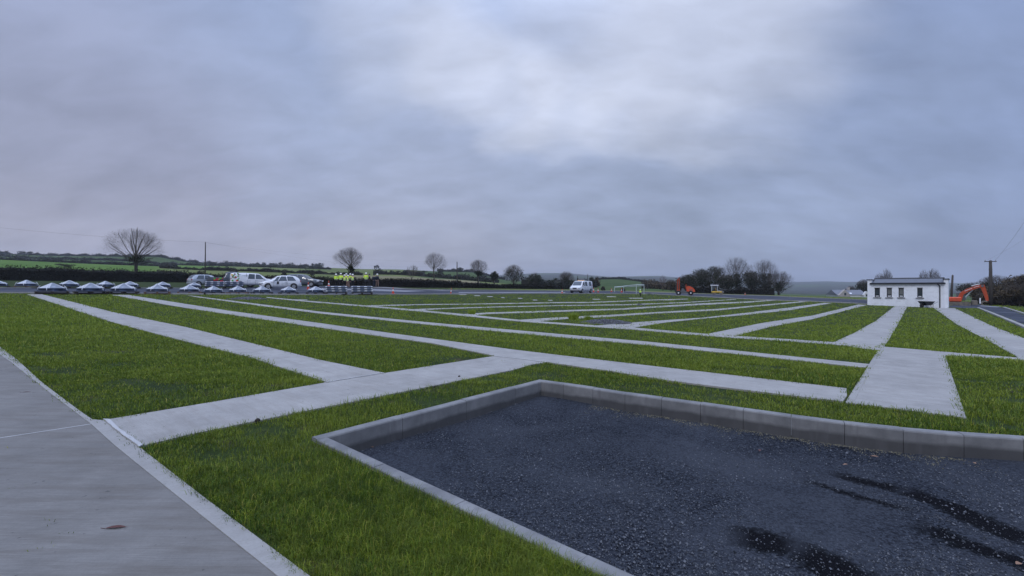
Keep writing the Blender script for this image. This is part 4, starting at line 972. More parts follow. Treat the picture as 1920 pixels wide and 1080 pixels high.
def canx(root, I):
    y = -.905
    # leaf and fruit picture at the rear corner, flat vinyl pieces on the side and tail
    rr = random.Random(3)
    for i in range(26):
        x = -2.48+rr.random()*.75; z = .62+rr.random()*1.1
        if x > -2.05 and rr.random() < .5: continue
        c = ('leaf_green', 'fruit_yellow', 'fruit_red', 'leaf_green', 'timber')[i % 5]; zz = float(np.interp(z, [1.06, 1.8], [0, .19]))
        MB().lathe([(.02+rr.random()*.09, -.004), (.02+rr.random()*.09, .004)], 10, (x, y+.003*(i % 4)-.003+zz, z), 'y').build('vinyl_picture', M[c], root)
    MB().lathe([(.13, -.004), (.13, .004)], 16, (-1.92, -.915, .82), 'y').build('vinyl_picture', M['fruit_red'], root)
    pts = [(-1.58+.15*math.cos(R(a)), -.792, 1.48+.13*math.sin(R(a))) for a in range(60, 331, 20)]
    MB().tube(pts, .014, 5).build('logo_ring', M['logo_green'], root)
    for i in range(8):
        MB().box(-1.34+i*.085, -.80, 1.46+(.03 if i in (0, 2, 6) else 0), .05, .008, .10+(.06 if i in (0, 2, 6) else 0)).build('logo_letters', M['galv'], root)
    MB().box(-.95, -.79, 1.42, .03, .03, .66).build('canopy_seam', M['black_plastic'], root)
p = at(478, 539.8)
vehicle('white_pickup', canopy_pick, (-1.62, 1.62), .39, 1.8, 'white_paint', [(-.80, -.08, -.66, -.05), (.02, .95, .05, .55)], [(1.2, .38)],
        'white pickup with a canopy and a fruit and leaf picture on its rear corner', 'pickup', p, prp(478, 0)+R(4), p.y/56, {'doors': (-.86, .0), 'zf': .85, 'zr': 1.1, 'mir': .95}, canx)
def dpx(root, I):
    rr = random.Random(5)
    for i in range(16):
        MB().lathe([(.04+.08*rr.random(), -.004), (.04+.08*rr.random(), .004)], 10, (-1.9+rr.random()*.8, -.915-.002*(i % 4), .62+rr.random()*.4), 'y').build('vinyl_picture', M['fruit_red' if i % 3 else 'leaf_green'], root)
    MB().box(-1.75, 0, 1.10, 1.55, 1.62, .05, bev=.02).build('bed_cover', M['black_plastic'], root)
p = at(428, 538.2); p.y += 1.2
vehicle('grey_pickup', pick, (-1.62, 1.62), .39, 1.8, 'dark_paint', [(-.76, -.08, -.66, -.05), (.02, .95, .05, .55)], [(1.2, .38), (-.98, -.78)],
        'dark grey pickup with a red and green picture on its low covered bed', 'pickup', p, prp(428, 0)+R(-2), p.y/53, {'doors': (-.86, .0), 'zf': .85, 'mir': .95}, dpx)
p = at(388, 537.2)
vehicle('silver_car', hatch, (-1.22, 1.28), .31, 1.7, 'silver_paint', [(-.55, .30, -.45, .02), (-1.45, -.62, -1.15, -.55)], [(1.05, .35), (-1.88, -1.45)],
        'silver car whose tail shows behind the dark grey pickup', 'car', p, prp(388, 0)+R(20), p.y/58, {'doors': (-.55, .75), 'zr': .85})
p = at(569, 538.0)
vehicle('grey_suv', suv, (-1.38, 1.42), .36, 1.85, 'grey_paint', [(-.5, .55, -.42, .12), (-1.55, -.6, -1.35, -.52)], [(.98, .12), (-2.18, -1.6)],
        'dark grey sport utility car facing right behind the white hatchback', 'car', p, prp(569, 0)+R(-24), p.y/61, {'doors': (-.55, .6), 'zf': .78})
p = at(1090, 549.6)
def vx(root, I):
    MB().box(.15, 0, 2.01, .22, 1.1, .09, bev=.03).build('light_bar', M['beacon'], root)
    MB().box(-.3, 0, 1.99, .05, 1.3, .05).build('roof_rack', M['galv'], root)
    for i in range(4): MB().box(-1.9+i*.28, .915, 1.42, .2, .01, .05).build('side_lettering', M['logo_green'], root)
    for sg in (-1, 1): MB().box(-1.65, sg*.955, .75, 1.3, .008, .05).build('side_stripe', M['galv'], root)
vehicle('white_van', van, (-1.6, 1.62), .34, 1.9, 'white_paint', [(.72, 1.62, .76, 1.18), (-.35, .52, -.33, .52), (-1.9, -1.05, -1.85, -1.05)], [(1.85, 1.08)],
        'white van with an amber light bar on its roof facing the camera', 'van', p, R(180+57), p.y/73, {'doors': (-.42, .62), 'zf': .82, 'zr': 1.1, 'hr': .5, 'bump': 'black_plastic', 'mir': 1.5}, vx)

# ------------------------------------------------------------------ machines
def link(pts, w, h0, h1, n=None):
    """box-section arm through points in x,z: width w across, depth from h0 to h1"""
    mb = MB(); P = [Vector((a, 0, b)) for a, b in pts]; up = []; m = len(P)
    for i in range(m):
        d = (P[min(i+1, m-1)]-P[max(i-1, 0)]).normalized(); nn = Vector((-d.z, 0, d.x)); h = h0+(h1-h0)*i/(m-1)
        for a, b in ((-1, -1), (1, -1), (1, 1), (-1, 1)): up.append(P[i]+nn*h/2*b+Vector((0, a*w/2, 0)))
    fs = [(i*4+k, i*4+(k+1) % 4, (i+1)*4+(k+1) % 4, (i+1)*4+k) for i in range(m-1) for k in range(4)]+[(3, 2, 1, 0), (4*m-4, 4*m-3, 4*m-2, 4*m-1)]
    return mb.add(up, fs)
def tracks(root, L, wd, h, off):
    for sg in (-1, 1):
        pr = []
        for a in range(90, 271, 20): pr.append((-L/2+h/2+h/2*math.cos(R(a)), h/2+h/2*math.sin(R(a))))
        for a in range(-90, 91, 20): pr.append((L/2-h/2+h/2*math.cos(R(a)), h/2+h/2*math.sin(R(a))))
        t = MB().prism(pr, sg*off-wd/2, sg*off+wd/2).build('track', M['mud'], root)
        for k in range(5): MB().lathe([(h*.18, -.02), (h*.18, .02)], 12, (-L/2+h/2+(L-h)*k/4, sg*(off+wd/2+.01), h*.42), 'y').build('roller', M['machine_grey'], t)
def excavator():
    p = at(1806, 573.2); p.y += .6; sc = p.y/F*1.0
    root = empty('orange_excavator', p, math.atan2(-(1806-960)/F, 1)+R(4), sc/ (1/13.5)*1.0)
    k = 1.0
    tracks(root, 2.4, .36, .52, .72)
    MB().box(-.65, 0, .86, 1.9, 1.6, .62, bev=.10).build('counterweight', M['red_orange'], root)
    cb = MB().box(.30, .42, 1.28, .95, .72, 1.15, bev=.08).build('cab', M['machine_grey'], root)
    for sg in (1, -1): MB().box(.32, .42+sg*.37, 1.45, .72, .02, .62).build('cab_window', M['cabglass'], cb)
    MB().box(.80, .42, 1.45, .02, .56, .6).build('cab_window', M['cabglass'], cb)
    b = link([(.15, .95), (.35, 1.65), (1.0, 2.2), (1.9, 2.62), (2.35, 2.72)], .30, .46, .34).build('boom', M['orange'], root)
    for a_, b_ in (((.62, 2.0), (1.35, 2.42)), ((1.5, 2.52), (2.05, 2.72))):
        for sg in (-1, 1): MB().tube([(a_[0], sg*.158, a_[1]), (b_[0], sg*.158, b_[1])], .035, 4).build('boom_stripe', M['strap'], b)
    MB().lathe([(.16, -.19), (.16, .19)], 14, (2.33, 0, 2.72), 'y').build('pivot_pin', M['machine_grey'], b)
    link([(2.28, 2.82), (2.45, 2.3), (2.72, 1.2), (2.80, .70)], .26, .50, .26).build('dipper_arm', M['orange'], root)
    MB().tube([(.7, .12, 1.15), (1.45, .12, 2.22)], .07, 8).build('hydraulic_ram', M['galv'], b)
    MB().tube([(1.3, 0, 2.72), (2.1, 0, 2.98)], .06, 8).build('hydraulic_ram', M['galv'], b)
    bk = MB(); pr = [(2.75, .72), (2.35, .62), (2.12, .36), (2.25, .12), (2.62, .06), (2.58, .14), (2.36, .22), (2.30, .38), (2.45, .52), (2.80, .55)]
    bk.prism(pr, -.38, .38).build('bucket', M['mud'], root)
    MB().box(1.55, -.2, .42, .55, 1.5, .62, bev=.05).build('dozer_blade', M['mud'], root)
    MB().box(2.05, -.8, .72, .12, .1, .75).build('marker_board', M['strap'], root)
    tag(root, 'orange excavator with its bent arm lowered right of the white building', 'excavator')
excavator()
def small_digger():
    p = at(1286, 553.8); s = p.y/F
    root = empty('wheeled_digger', p, math.atan2(-(1286-960)/F, 1), s/.0915)
    for x in (-1.18, .78):
        for y in (-.62, .62):
            w = MB().lathe([(.16, -.13), (.36, -.13), (.42, -.06), (.42, .06), (.36, .13), (.16, .13)], 18, (x, y, .42), 'y').build('wheel', M['rubber'], root)
            MB().lathe([(.12, -.15), (.12, .15)], 14, (x, y*1.03, .42), 'y').build('hub', M['lamp_lens'], w)
    MB().box(-.2, 0, .55, 2.5, .8, .36, bev=.05).build('chassis', M['machine_grey'], root)
    # rounded engine cowl sloping to the right
    c = MB().prism([(.1, .70), (.08, 1.45), (.30, 1.62), (.75, 1.52), (1.15, 1.28), (1.42, .95), (1.46, .62), (1.1, .55)], -.55, .55).build('engine_cowl', M['red_orange'], root)
    for k in range(3): MB().box(.62+k*.22, -.56, .98, .10, .02, .28).build('cowl_vent', M['machine_grey'], c)
    MB().box(.02, 0, 1.45, .12, .5, .75, bev=.03).build('seat_back', M['orange'], root)
    MB().tube([(.05, 0, 1.7), (.05, 0, 1.95)], .04, 6).build('exhaust', M['orange'], root)
    a = MB()
    a.box(-1.36, 0, 1.72, .13, .34, 2.0, bev=.03); a.box(-1.04, 0, 1.72, .13, .34, 2.0, bev=.03); a.box(-1.20, 0, 2.66, .4, .36, .18, bev=.03); a.box(-1.20, 0, .84, .5, .36, .22, bev=.03)
    ar = a.build('upright_arm', M['orange'], root)
    MB().tube([(-1.2, 0, .8), (-1.2, 0, 2.6)], .05, 8).build('hydraulic_ram', M['machine_grey'], ar)
    MB().tube([(-1.15, 0, 2.8), (-1.05, 0, 3.12)], .09, 8).build('arm_tip', M['orange'], ar)
    MB().prism([(-.75, .62), (-.70, 1.15), (-.45, 1.25), (-.15, .95), (-.1, .62)], -.4, .4).build('footplate', M['machine_grey'], root)
    tag(root, 'small red orange wheeled digger with its arm held straight up', 'digger')
small_digger()
def roller():
    p = at(1349, 552.8); p.y += 1.0; s = p.y/F
    root = empty('road_roller', p, math.atan2(-(1349-960)/F, 1), s/.103*.97)
    for x in (-.55, .75): MB().lathe([(.1, -.52), (.38, -.5), (.38, .5), (.1, .52)], 20, (x, 0, .38), 'y').build('drum', M['mud'], root)
    MB().box(-.1, 0, .56, 1.9, 1.1, .28, bev=.05).build('chassis', M['yellow'], root)
    for x in (-1.0, .05):
        for y in (-.5, .5): MB().box(x, y, 1.25, .08, .08, 1.15).build('cab_post', M['galv'], root)
    MB().box(-.48, 0, 1.88, 1.5, 1.25, .14, bev=.04).build('cab_roof', M['strap'], root)
    MB().box(-.9, -.51, 1.30, .30, .02, .85).build('cab_window', M['cabglass'], root); MB().box(-.48, .51, 1.30, .98, .02, .85).build('cab_window', M['cabglass'], root)
    MB().box(-1.02, 0, 1.30, .02, .92, .85).build('cab_window', M['cabglass'], root)
    MB().box(-.45, 0, .95, .4, .5, .5, bev=.05).build('seat', M['black_plastic'], root)
    MB().prism([(.10, .55), (.12, .92), (.9, .82), (1.2, .62), (1.22, .45)], -.48, .48).build('bonnet', M['silver_paint'], root)
    MB().tube([(-.18, -.3, .7), (-.28, -.3, 1.35)], .03, 6).build('control_column', M['yellow'], root)
    tag(root, 'small yellow based road roller with a white roofed cab', 'roller')
roller()
# white tubular frame
def steel_frame():
    p = at(1200, 552.3); s = p.y/F; root = empty('steel_frame', p, 0)
    x0, x1 = -7*s, 7.5*s; h = 18.5*s; r = .055
    z2 = -.05
    def bar(a, b, nm='bar', q=r): MB().tube([a, b], q, 8).build(nm, M['frame_paint'], root)
    bar((x0, 0, 0), (x0, 0, h), 'post'); bar((x1, 0, 0), (x1, 0, h), 'post'); bar((x0, 0, h), (x1, 0, h), 'crossbar', .07)
    zx = -22*s; fx = -37*s
    bar((zx, 3, .3), (zx, 3, h*.86), 'post'); bar((fx, 4, .4), (fx, 4, h*.78), 'post')
    bar((zx, 3, h*.87), (x0, 0, h*.98), 'rail', .06); bar((fx, 4, h*.78), (zx, 3, h*.84), 'rail', .06); bar((fx, 4, h*.74), (x1, 0, h*.9), 'rail', .05)
    tag(root, 'white tubular steel frame like a goal standing past the cones', 'frame')
steel_frame()

# ------------------------------------------------------------------ cones
def make_cone(loc, s=1.0):
    root = empty('traffic_cone', loc, random.random(), s)
    MB().box(0, 0, .02, .36, .36, .04, bev=.01).build('base', M['cone_orange'], root)
    c = MB().lathe([(.14, .04), (.10, .26), (.095, .27)], 14).build('cone_body', M['cone_orange'], root, True)
    MB().lathe([(.0952, .27), (.062, .46)], 14).build('white_band', M['cone_white'], root, True)
    MB().lathe([(.0615, .46), (.025, .72), (.02, .73)], 14).build('cone_tip', M['cone_orange'], root, True)
    return root
c0 = None
for i, (x, y, hp_, lab) in enumerate(((578,542.6,13.5,'traffic cone standing right of the white hatchback and before the dark grey car'), (616.5,539.2,13,'pale traffic cone left of the people in yellow jackets'),
    (737,550.5,12,'orange and white traffic cone right of the stacked mouldings'), (845,551.5,12,'slim leaning orange cone on the empty stretch of road'), (1054,550.8,9,'reddish traffic cone just left of the white van'),
    (1113,547.6,8,'white banded cone touching the right side of the white van'), (1121.5,548,7.5,'second white banded cone right of the white van'), (1146.5,547.4,7,'white cone midway between the van and the steel frame'),
    (1165.5,548,8,'white cone at the left foot of the steel frame'), (1397,552.6,4.5,'small white cone on the road under the tree clump'))):
    p = at(x, y); s = hp_/F*p.y/.73
    if c0 is None: c0 = make_cone(p, s); o = c0
    else: o = copy_tree(c0)
    o.location = p; o.scale = (s,)*3; tag(o, lab, 'traffic cone', 'traffic cones along the site road')
    if 'slim' in lab: o.rotation_euler = (0, R(8), 0); o.scale = (s*.6, s*.6, s)

# ------------------------------------------------------------------ covers on pallets
def make_pallet(mat, blocks='strap'):
    root = empty('pallet', (0, 0, 0)); m = MB()
    for i in range(7): m.box(0, -.69+i*.23, .155, 1.6, .18, .03)
    m.build('deck', M[mat], root); m = MB()
    for y in (-.7, 0, .7): m.box(0, y, .015, 1.6, .12, .03)
    for x in (-.72, 0, .72): m.box(x, 0, .127, .12, 1.56, .024)
    m.build('runners', M[mat], root)
    for x in (-.72, 0, .72):
        for y in (-.7, .7): MB().box(x, y, .072, .13, .12, .084).build('block', M[mat], root)
    return root
def make_cover():
    root = empty('pyramid_cover', (0, 0, 0)); m = MB(); n = 6; R0, R1, R2 = .68, .66, .26
    vs = []
    for r, z in ((.64, .0), (.69, .05), (.69, .09), (.40, .24), (.04, .43)):
        for k in range(n):
            a = 2*math.pi*(k+.5)/n; vs.append((r*math.cos(a), r*math.sin(a), z))
    fs = [(i*n+k, i*n+(k+1) % n, (i+1)*n+(k+1) % n, (i+1)*n+k) for i in range(2, 4) for k in range(n)]+[tuple(range(4*n, 5*n))]
    m.add(vs, fs); top_ = m.build('pyramid_top', M['cover_light'], root); top_.data.materials.append(M['cover'])
    for q_, pf in enumerate(top_.data.polygons): pf.material_index = (q_ % 2) if q_ < 2*n else 0  # facets alternate light and dark: uneven reflection painted as two colours
    m = MB(); m.add(vs[:3*n], [(i*n+k, i*n+(k+1) % n, (i+1)*n+(k+1) % n, (i+1)*n+k) for i in range(2) for k in range(n)]+[tuple(range(n-1, -1, -1))]).build('rim', M['cover_rim'], root)
    for a in (20, 110, 200, 290):
        x, y = .60*math.cos(R(a)), .60*math.sin(R(a)); MB().tube([(x*1.22, y*1.22, -.05), (x*1.15, y*1.15, .12), (x*.98, y*.98, .24)], .015, 6).build('strap', M['strap'], root)
    MB().box(0, 0, -.06, 1.0, 1.0, .12).build('foot', M['cover_rim'], root)
    return root
pal = {k: make_pallet(k) for k in ('timber', 'timber_dark')}; used = set(); cov = make_cover(); cu = False
ords = ['leftmost', 'second', 'third', 'fourth', 'fifth', 'sixth', 'seventh', 'eighth', 'ninth', 'tenth']
def put_cover(x, y, w, row, idx, pm):
    global cu
    p = at(x, y); s = w/F*p.y/1.46
    q = pal[pm] if pm not in used else copy_tree(pal[pm]); used.add(pm)
    rz = R(45)+random.uniform(-.25, .25)+math.atan2(-p.x, p.y)
    q.location = p+Vector((0, 0, .02)); q.rotation_euler = (0, 0, math.atan2(-p.x, p.y)+random.uniform(-.15, .15)); q.scale = (s, s, s)
    wh = 'timber pallet' if pm == 'timber' else 'dark pallet'
    tag(q, f'{wh} under the {ords[idx]} pyramid cover from the left, {row} row', 'pallet', 'pallets along the road')
    c = cov if not cu else copy_tree(cov); cu = True
    c.location = p+Vector((0, 0, .02+.292*s)); c.rotation_euler = (0, 0, rz); c.scale = (s, s, s*1.0)
    tag(c, f'pale blue pyramid cover, {ords[idx]} from the left in the {row} row of them', 'cover', 'pyramid covers on pallets')
for i, (x, w) in enumerate(((98, 42), (170, 42), (232, 40), (295, 36), (355, 34), (400, 31), (446, 31), (491, 31), (541, 29.5), (592, 30))):
    put_cover(x, 551.6+(.4 if i > 4 else 0), w, 'front', i, 'timber' if i in (3, 4, 6) else 'timber_dark')
for i, (x, y, w) in enumerate(((-6, 540, 30), (50, 540.5, 31), (130, 540.8, 30), (198, 541, 28), (244, 541.2, 27), (305, 541.4, 26), (364, 541.2, 23))):
    put_cover(x, y, w, 'rear', i, 'timber' if i == 1 else 'timber_dark')
def make_tray():
    root = empty('stacked_moulding', (0, 0, 0))
    MB().box(0, 0, .10, 1.62, 1.5, .13, bev=.06).build('tray_body', M['cover_light'], root)
    for x in (-.52, 0, .52): MB().box(x, -.755, .10, .30, .02, .09).build('recess', M['cover_rim'], root)
    MB().box(0, 0, .018, 1.4, 1.3, .036).build('foot', M['cover_rim'], root)
    return root
tr = make_tray(); tu = False
for (x, y, w, lev, nm) in ((403, 541.2, 31, 3, 'far left stack in front of the dark grey pickup'), (439, 541.2, 31, 3, 'stack in front of the white pickup'), (631, 552.6, 38, 3, 'left one of the two stacks below the people'), (679, 552.6, 38, 3, 'right one of the two stacks below the people')):
    p = at(x, y); s = w/F*p.y/1.62
    q = copy_tree(pal['timber_dark']); q.location = p+Vector((0, 0, .02)); q.rotation_euler = (0, 0, math.atan2(-p.x, p.y)); q.scale = (s,)*3
    tag(q, f'dark pallet carrying the {nm}', 'pallet', 'pallets along the road')
    for k in range(lev):
        c = tr if not tu else copy_tree(tr); tu = True
        c.location = p+Vector((random.uniform(-.03, .03), 0, .02+.17*s+k*.168*s)); c.rotation_euler = (0, 0, math.atan2(-p.x, p.y)+random.uniform(-.04, .04)); c.scale = (s,)*3
        tag(c, f'{("bottom", "middle", "top")[k]} pale moulding of the {nm}', 'moulding', 'stacked pale mouldings')

# ------------------------------------------------------------------ people
def skin_obj(name, verts, edges, rads, mat, parent, root_i=0, sub=1):
    me = bpy.data.meshes.new(name); me.from_pydata(verts, edges, []); me.materials.append(mat)
    o = bpy.data.objects.new(name, me); COL.objects.link(o)
    if parent: o.parent = parent
    md = o.modifiers.new('s', 'SKIN'); md.use_smooth_shade = True
    if not me.skin_vertices: me.skin_vertices.new()
    for i, r in enumerate(rads):
        me.skin_vertices[0].data[i].radius = (r, r) if not hasattr(r, '__len__') else r; me.skin_vertices[0].data[i].use_root = (i == root_i)
    sb = o.modifiers.new('d', 'SUBSURF'); sb.levels = sub; sb.render_levels = sub
    return o
def person(x, y, hpx, rz, label, top='hivis', legs='black_cloth', hat='helmet', arms='down', vest=False, lean=0.0, stride=.08):
    p = at(x, y); s = hpx/F*p.y/1.80; root = empty('person', p, rz, s); rn = random.Random(int(x*7))
    sh = 1.45; ly = lean
    V = [(0, 0, .95), (0, ly*.3, 1.18), (0, ly*.8, 1.40), (0, ly, 1.52), (0, ly-.01, 1.60), (0, ly-.02, 1.70)]; E = [(0, 1), (1, 2), (2, 3), (3, 4), (4, 5)]; Rr = [(.15, .11), (.14, .10), (.16, .10), .055, (.075, .09), (.07, .085)]
    J = {}
    for sg, st_ in ((-1, stride), (1, -stride)):
        b = len(V); V += [(sg*.10, 0, .88), (sg*.12, -st_*.6-.02, .48), (sg*.13, -st_+.02, .08), (sg*.13, -st_-.14, .04)]; E += [(0, b), (b, b+1), (b+1, b+2), (b+2, b+3)]; Rr += [.09, .06, .042, .04]
        J['leg', sg] = V[b:b+4]
        b = len(V)
        if arms == 'down': A = [(sg*.20, ly*.8, 1.42), (sg*.26, ly*.6+.03, 1.14), (sg*.27, ly*.5-.06, .88)]
        elif arms == 'front': A = [(sg*.20, ly*.8, 1.42), (sg*.25, ly*.6+.02, 1.15), (sg*.10, ly*.5-.28, 1.12)]
        else: A = [(sg*.20, ly*.8, 1.42), (sg*.36, .04, 1.18), (sg*.18, -.10, 1.0)]
        dn = (Vector(A[2])-Vector(A[1])).normalized(); hnd = Vector(A[2])+dn*.07
        V += A+[tuple(hnd)]; E += [(2, b), (b, b+1), (b+1, b+2), (b+2, b+3)]; Rr += [.06, .042, .03, (.035, .02)]
        J['arm', sg] = A
        sd = dn.orthogonal().normalized()
        for k in range(4):
            V.append(tuple(hnd+sd*(k-1.5)*.02+dn*(.07+.01*(k in (1, 2))))); E.append((b+3, len(V)-1)); Rr.append(.008)
        V.append(tuple(Vector(A[2])+sd*.05+dn*.06)); E.append((b+2, len(V)-1)); Rr.append(.009)
    skin_obj('body', V, E, Rr, M['skin'], root)
    # face and hair
    MB().lathe([(.001, 0), (.016, .01), (.001, .03)], 6, (0, ly-.125, 1.655), 'z').build('nose', M['skin'], root)
    hr = MB().lathe([(.082, 0), (.096, .05), (.08, .11), (.02, .135)], 12, (0, ly+.005, 1.68)).build('hair', M['hair'], root, True)
    # jacket with sleeves
    JV = [(0, .0, .90), (0, ly*.3, 1.16), (0, ly*.8, 1.38), (0, ly, 1.49)]; JE = [(0, 1), (1, 2), (2, 3)]; JR = [(.205, .155), (.195, .15), (.21, .145), (.09, .08)]
    if not vest:
        for sg in (-1, 1):
            b = len(JV); A = J['arm', sg]; JV += [A[0], A[1], tuple(Vector(A[1]).lerp(Vector(A[2]), .9))]; JE += [(2, b), (b, b+1), (b+1, b+2)]; JR += [.09, .072, .056]
    jk = skin_obj('jacket', JV, JE, JR, M[top], root)
    if vest:
        for sg in (-1, 1):
            A = J['arm', sg]; skin_obj('sleeve', [A[0], A[1], tuple(Vector(A[1]).lerp(Vector(A[2]), .9))], [(0, 1), (1, 2)], [.078, .065, .05], M['black_cloth'], root)
    if top == 'hivis':
        for z_, r_ in ((1.02, .208), (1.20, .205)):
            m = MB(); n = 20; pr = [((r_+.004)*math.cos(2*math.pi*k/n), (r_*.78)*math.sin(2*math.pi*k/n)+ly*.4) for k in range(n)]
            m.add([(a, b, z_) for a, b in pr]+[(a, b, z_+.05) for a, b in pr], [(k, (k+1) % n, n+(k+1) % n, n+k) for k in range(n)]).build('reflective_band', M['reflect'], jk)
    TV = [(0, 0, .93)]; TE = []; TR = [(.165, .13)]
    for sg in (-1, 1):
        L = J['leg', sg]; b = len(TV); TV += [L[0], L[1], L[2]]; TE += [(0, b), (b, b+1), (b+1, b+2)]; TR += [.115, .085, .07]
        bt = MB().box(L[2][0], (L[2][1]+L[3][1])/2-.01, .05, .11, .28, .10, bev=.03).build('boot', M['boot'], root)
    skin_obj('trousers', TV, TE, TR, M[legs], root)
    if hat:
        hm = 'helmet' if hat == 'helmet' else 'navy_cap'
        MB().lathe([(.145, -.012), (.15, 0), (.125, .012), (.122, .06), (.095, .11), (.045, .138), (.005, .143)], 16, (0, ly-.01, 1.715)).build('hard_hat' if hat == 'helmet' else 'cap', M[hm], root, True)
    return tag(root, label, 'person', 'people standing on the road')
person(630, 538.3, 24.5, R(60), 'person in a yellow jacket and white hard hat, leftmost of the group', arms='front')
person(639, 538.6, 26, R(170), 'broad person in a yellow jacket with their back turned, dark trousers', arms='out')
person(646.3, 538.9, 23.5, R(200), 'person in a yellow vest and white hard hat beside the broad one', vest=True, arms='down')
person(649.5, 536.8, 23.5, R(0), 'person mostly hidden behind the two in yellow vests', arms='down')
person(652.3, 539.6, 23.5, R(160), 'person in a yellow vest with tan trousers', legs='tan_cloth', vest=True, arms='down')
person(661.3, 538.9, 24.5, R(190), 'person in a yellow vest with dark sleeves, rightmost of the group', vest=True, arms='down')
person(656.8, 537.4, 24, R(240), 'person in a yellow jacket reaching left, half behind the others', arms='front')
person(686.3, 538.3, 26.5, R(210), 'person in a bright yellow jacket standing apart with a white hard hat', arms='front')
person(692.5, 538.0, 24, R(120), 'slim person in a dark coat with a yellow edge beside the bright jacket', top='black_cloth', arms='front', hat='cap')
person(701.5, 538.2, 23.5, R(200), 'person in a navy coat and navy cap, left of the navy pair', top='navy', legs='navy', hat='cap', arms='front')
person(707.3, 538.2, 24.5, R(150), 'person in a navy coat and pale hard hat with tan trousers, at the far right', top='navy', legs='tan_cloth', arms='out')
person(1200.5, 557, 14.5, R(30), 'lone person in a yellow jacket standing inside the white steel frame', arms='front')

# ------------------------------------------------------------------ heaps, leaves, clods
def heap(x, y, wpx, hpx, label, dep=.9, n=2600, sz=.03):
    p = at(x, y); W = wpx/F*p.y; h = hpx/F*p.y; root = empty('gravel_heap', p)
    m = MB(); nn = 22; rows = 8; vs = []
    for i in range(rows+1):
        t = i/rows
        for k in range(nn):
            a = 2*math.pi*k/nn; rr = (1-t)*(1+.12*math.sin(3*a+x)+.08*math.sin(7*a)); vs.append((W/2*rr*math.cos(a), W/2*dep*rr*math.sin(a), h*(1-(1-t)**2)*(1+.15*math.sin(5*a+i))-.01))
    m.add(vs, [(i*nn+k, i*nn+(k+1) % nn, (i+1)*nn+(k+1) % nn, (i+1)*nn+k) for i in range(rows) for k in range(nn)]).build('mound', M['clod'], root)
    r = np.sqrt(RNG.random(n))*1.12; a = RNG.uniform(0, 6.28, n); t = 1-np.minimum(r, 1)
    ch = chips('stones', W/2*r*np.cos(a), W/2*dep*r*np.sin(a), h*(1-(1-t)**2)*(1+.12*np.sin(5*a))+.01, RNG.uniform(.5, 1.5, n)*sz, M['heap'], root)
    ch['kind'] = 'stuff'; tag(root, label, 'gravel heap')
heap(1135, 605, 86, 5.2, 'low spread heap of grey stones on the lawn between two paths', .9, 3200, .028)
heap(463, 561, 62, 3.6, 'low heap of grey stones on the lawn below the pyramid covers', .8, 2600, .04)
heap(1200, 572.6, 16, 2.0, 'tiny patch of grey stones far out on the lawn', .7, 400, .04)
def tussock(x, y, s, label):
    p = at(x, y); root = None; n = 260; X = np.clip(RNG.normal(0, s*.2, n), -s*.4, s*.4); Y = np.clip(RNG.normal(0, s*.2, n), -s*.4, s*.4); a = RNG.uniform(0, 6.28, n); l = RNG.uniform(.5, 1.1, n)*s*.6
    V = np.empty((n, 3, 3)); w = s*.03
    V[:, 0] = np.stack([X-w, Y, X*0], 1); V[:, 1] = np.stack([X+w, Y, X*0], 1); V[:, 2] = np.stack([X+np.cos(a)*l*.6, Y+np.sin(a)*l*.6, l], 1)
    o = np_mesh('grass_tussock', V, np.arange(n*3).reshape(n, 3), M['grass']); o.location = p; tag(o, label, 'tussock')
tussock(885, 589.5, .35, 'small dark tussock growing at the forked path joint')
tussock(1076, 599, .45, 'dark tussock at the left tip of the wide stone heap')
tussock(1103, 600, .3, 'smaller dark tussock next to the wide stone heap')
def leaf(x, y, L, rz, label, mat='leaf_brown', lot=False, wid=.22):
    if lot:
        v = (y-540)/F; Y = (H+.19)/v; p = Vector(((x-960)/F*Y, Y, -.166))
    else: p = at(x, y); p.z += .014
    m = MB(); n = 9; vs = []
    for i in range(n):
        t = i/(n-1); w = L*wid*math.sin(math.pi*min(1, t*1.08+.02))**.8; c = L*.03*math.sin(t*3.0)
        vs += [((t-.5)*L, -w/2, c*.5+w*.22), ((t-.5)*L, 0, c*.5), ((t-.5)*L, w/2, c*.5+w*.3)]
    m.add(vs, [(i*3+k, i*3+k+1, (i+1)*3+k+1, (i+1)*3+k) for i in range(n-1) for k in (0, 1)])
    m.tube([(-.5*L, 0, 0), (-.68*L, L*.02, .004)], L*.012, 5)
    o = m.build('fallen_leaf', M[mat], None, True, p); o.rotation_euler = (0, 0, rz); tag(o, label, 'leaf', 'fallen leaves')
leaf(219, 994, .125, R(8), 'long dark red dead leaf lying on the broad left path', wid=.2)
leaf(50, 737, .10, R(20), 'thin brown twig like leaf on the broad left path near its far end', wid=.12)
leaf(697, 843, 0.056, R(10), 'reddish leaf in the stone lot by its left corner', 'leaf_tan', True)
leaf(1641, 861, 0.062, R(-30), 'pale curled leaf in the stone lot below the middle of the right kerb', 'leaf_tan', True, .4)
leaf(1586, 876, 0.056, R(15), 'pink tinged leaf left of the dark rut in the stone lot', 'leaf_tan', True, .35)
leaf(1425, 849, .06, R(50), 'small reddish leaf in the stone lot', 'leaf_brown', True, .4)
leaf(1826, 873, 0.043, R(80), 'yellowish leaf in the stone lot near the right edge', 'leaf_tan', True, .6)
leaf(1911, 1065, 0.043, R(10), 'light greenish leaf in the lower right corner of the stone lot', 'leaf_tan', True, .6)
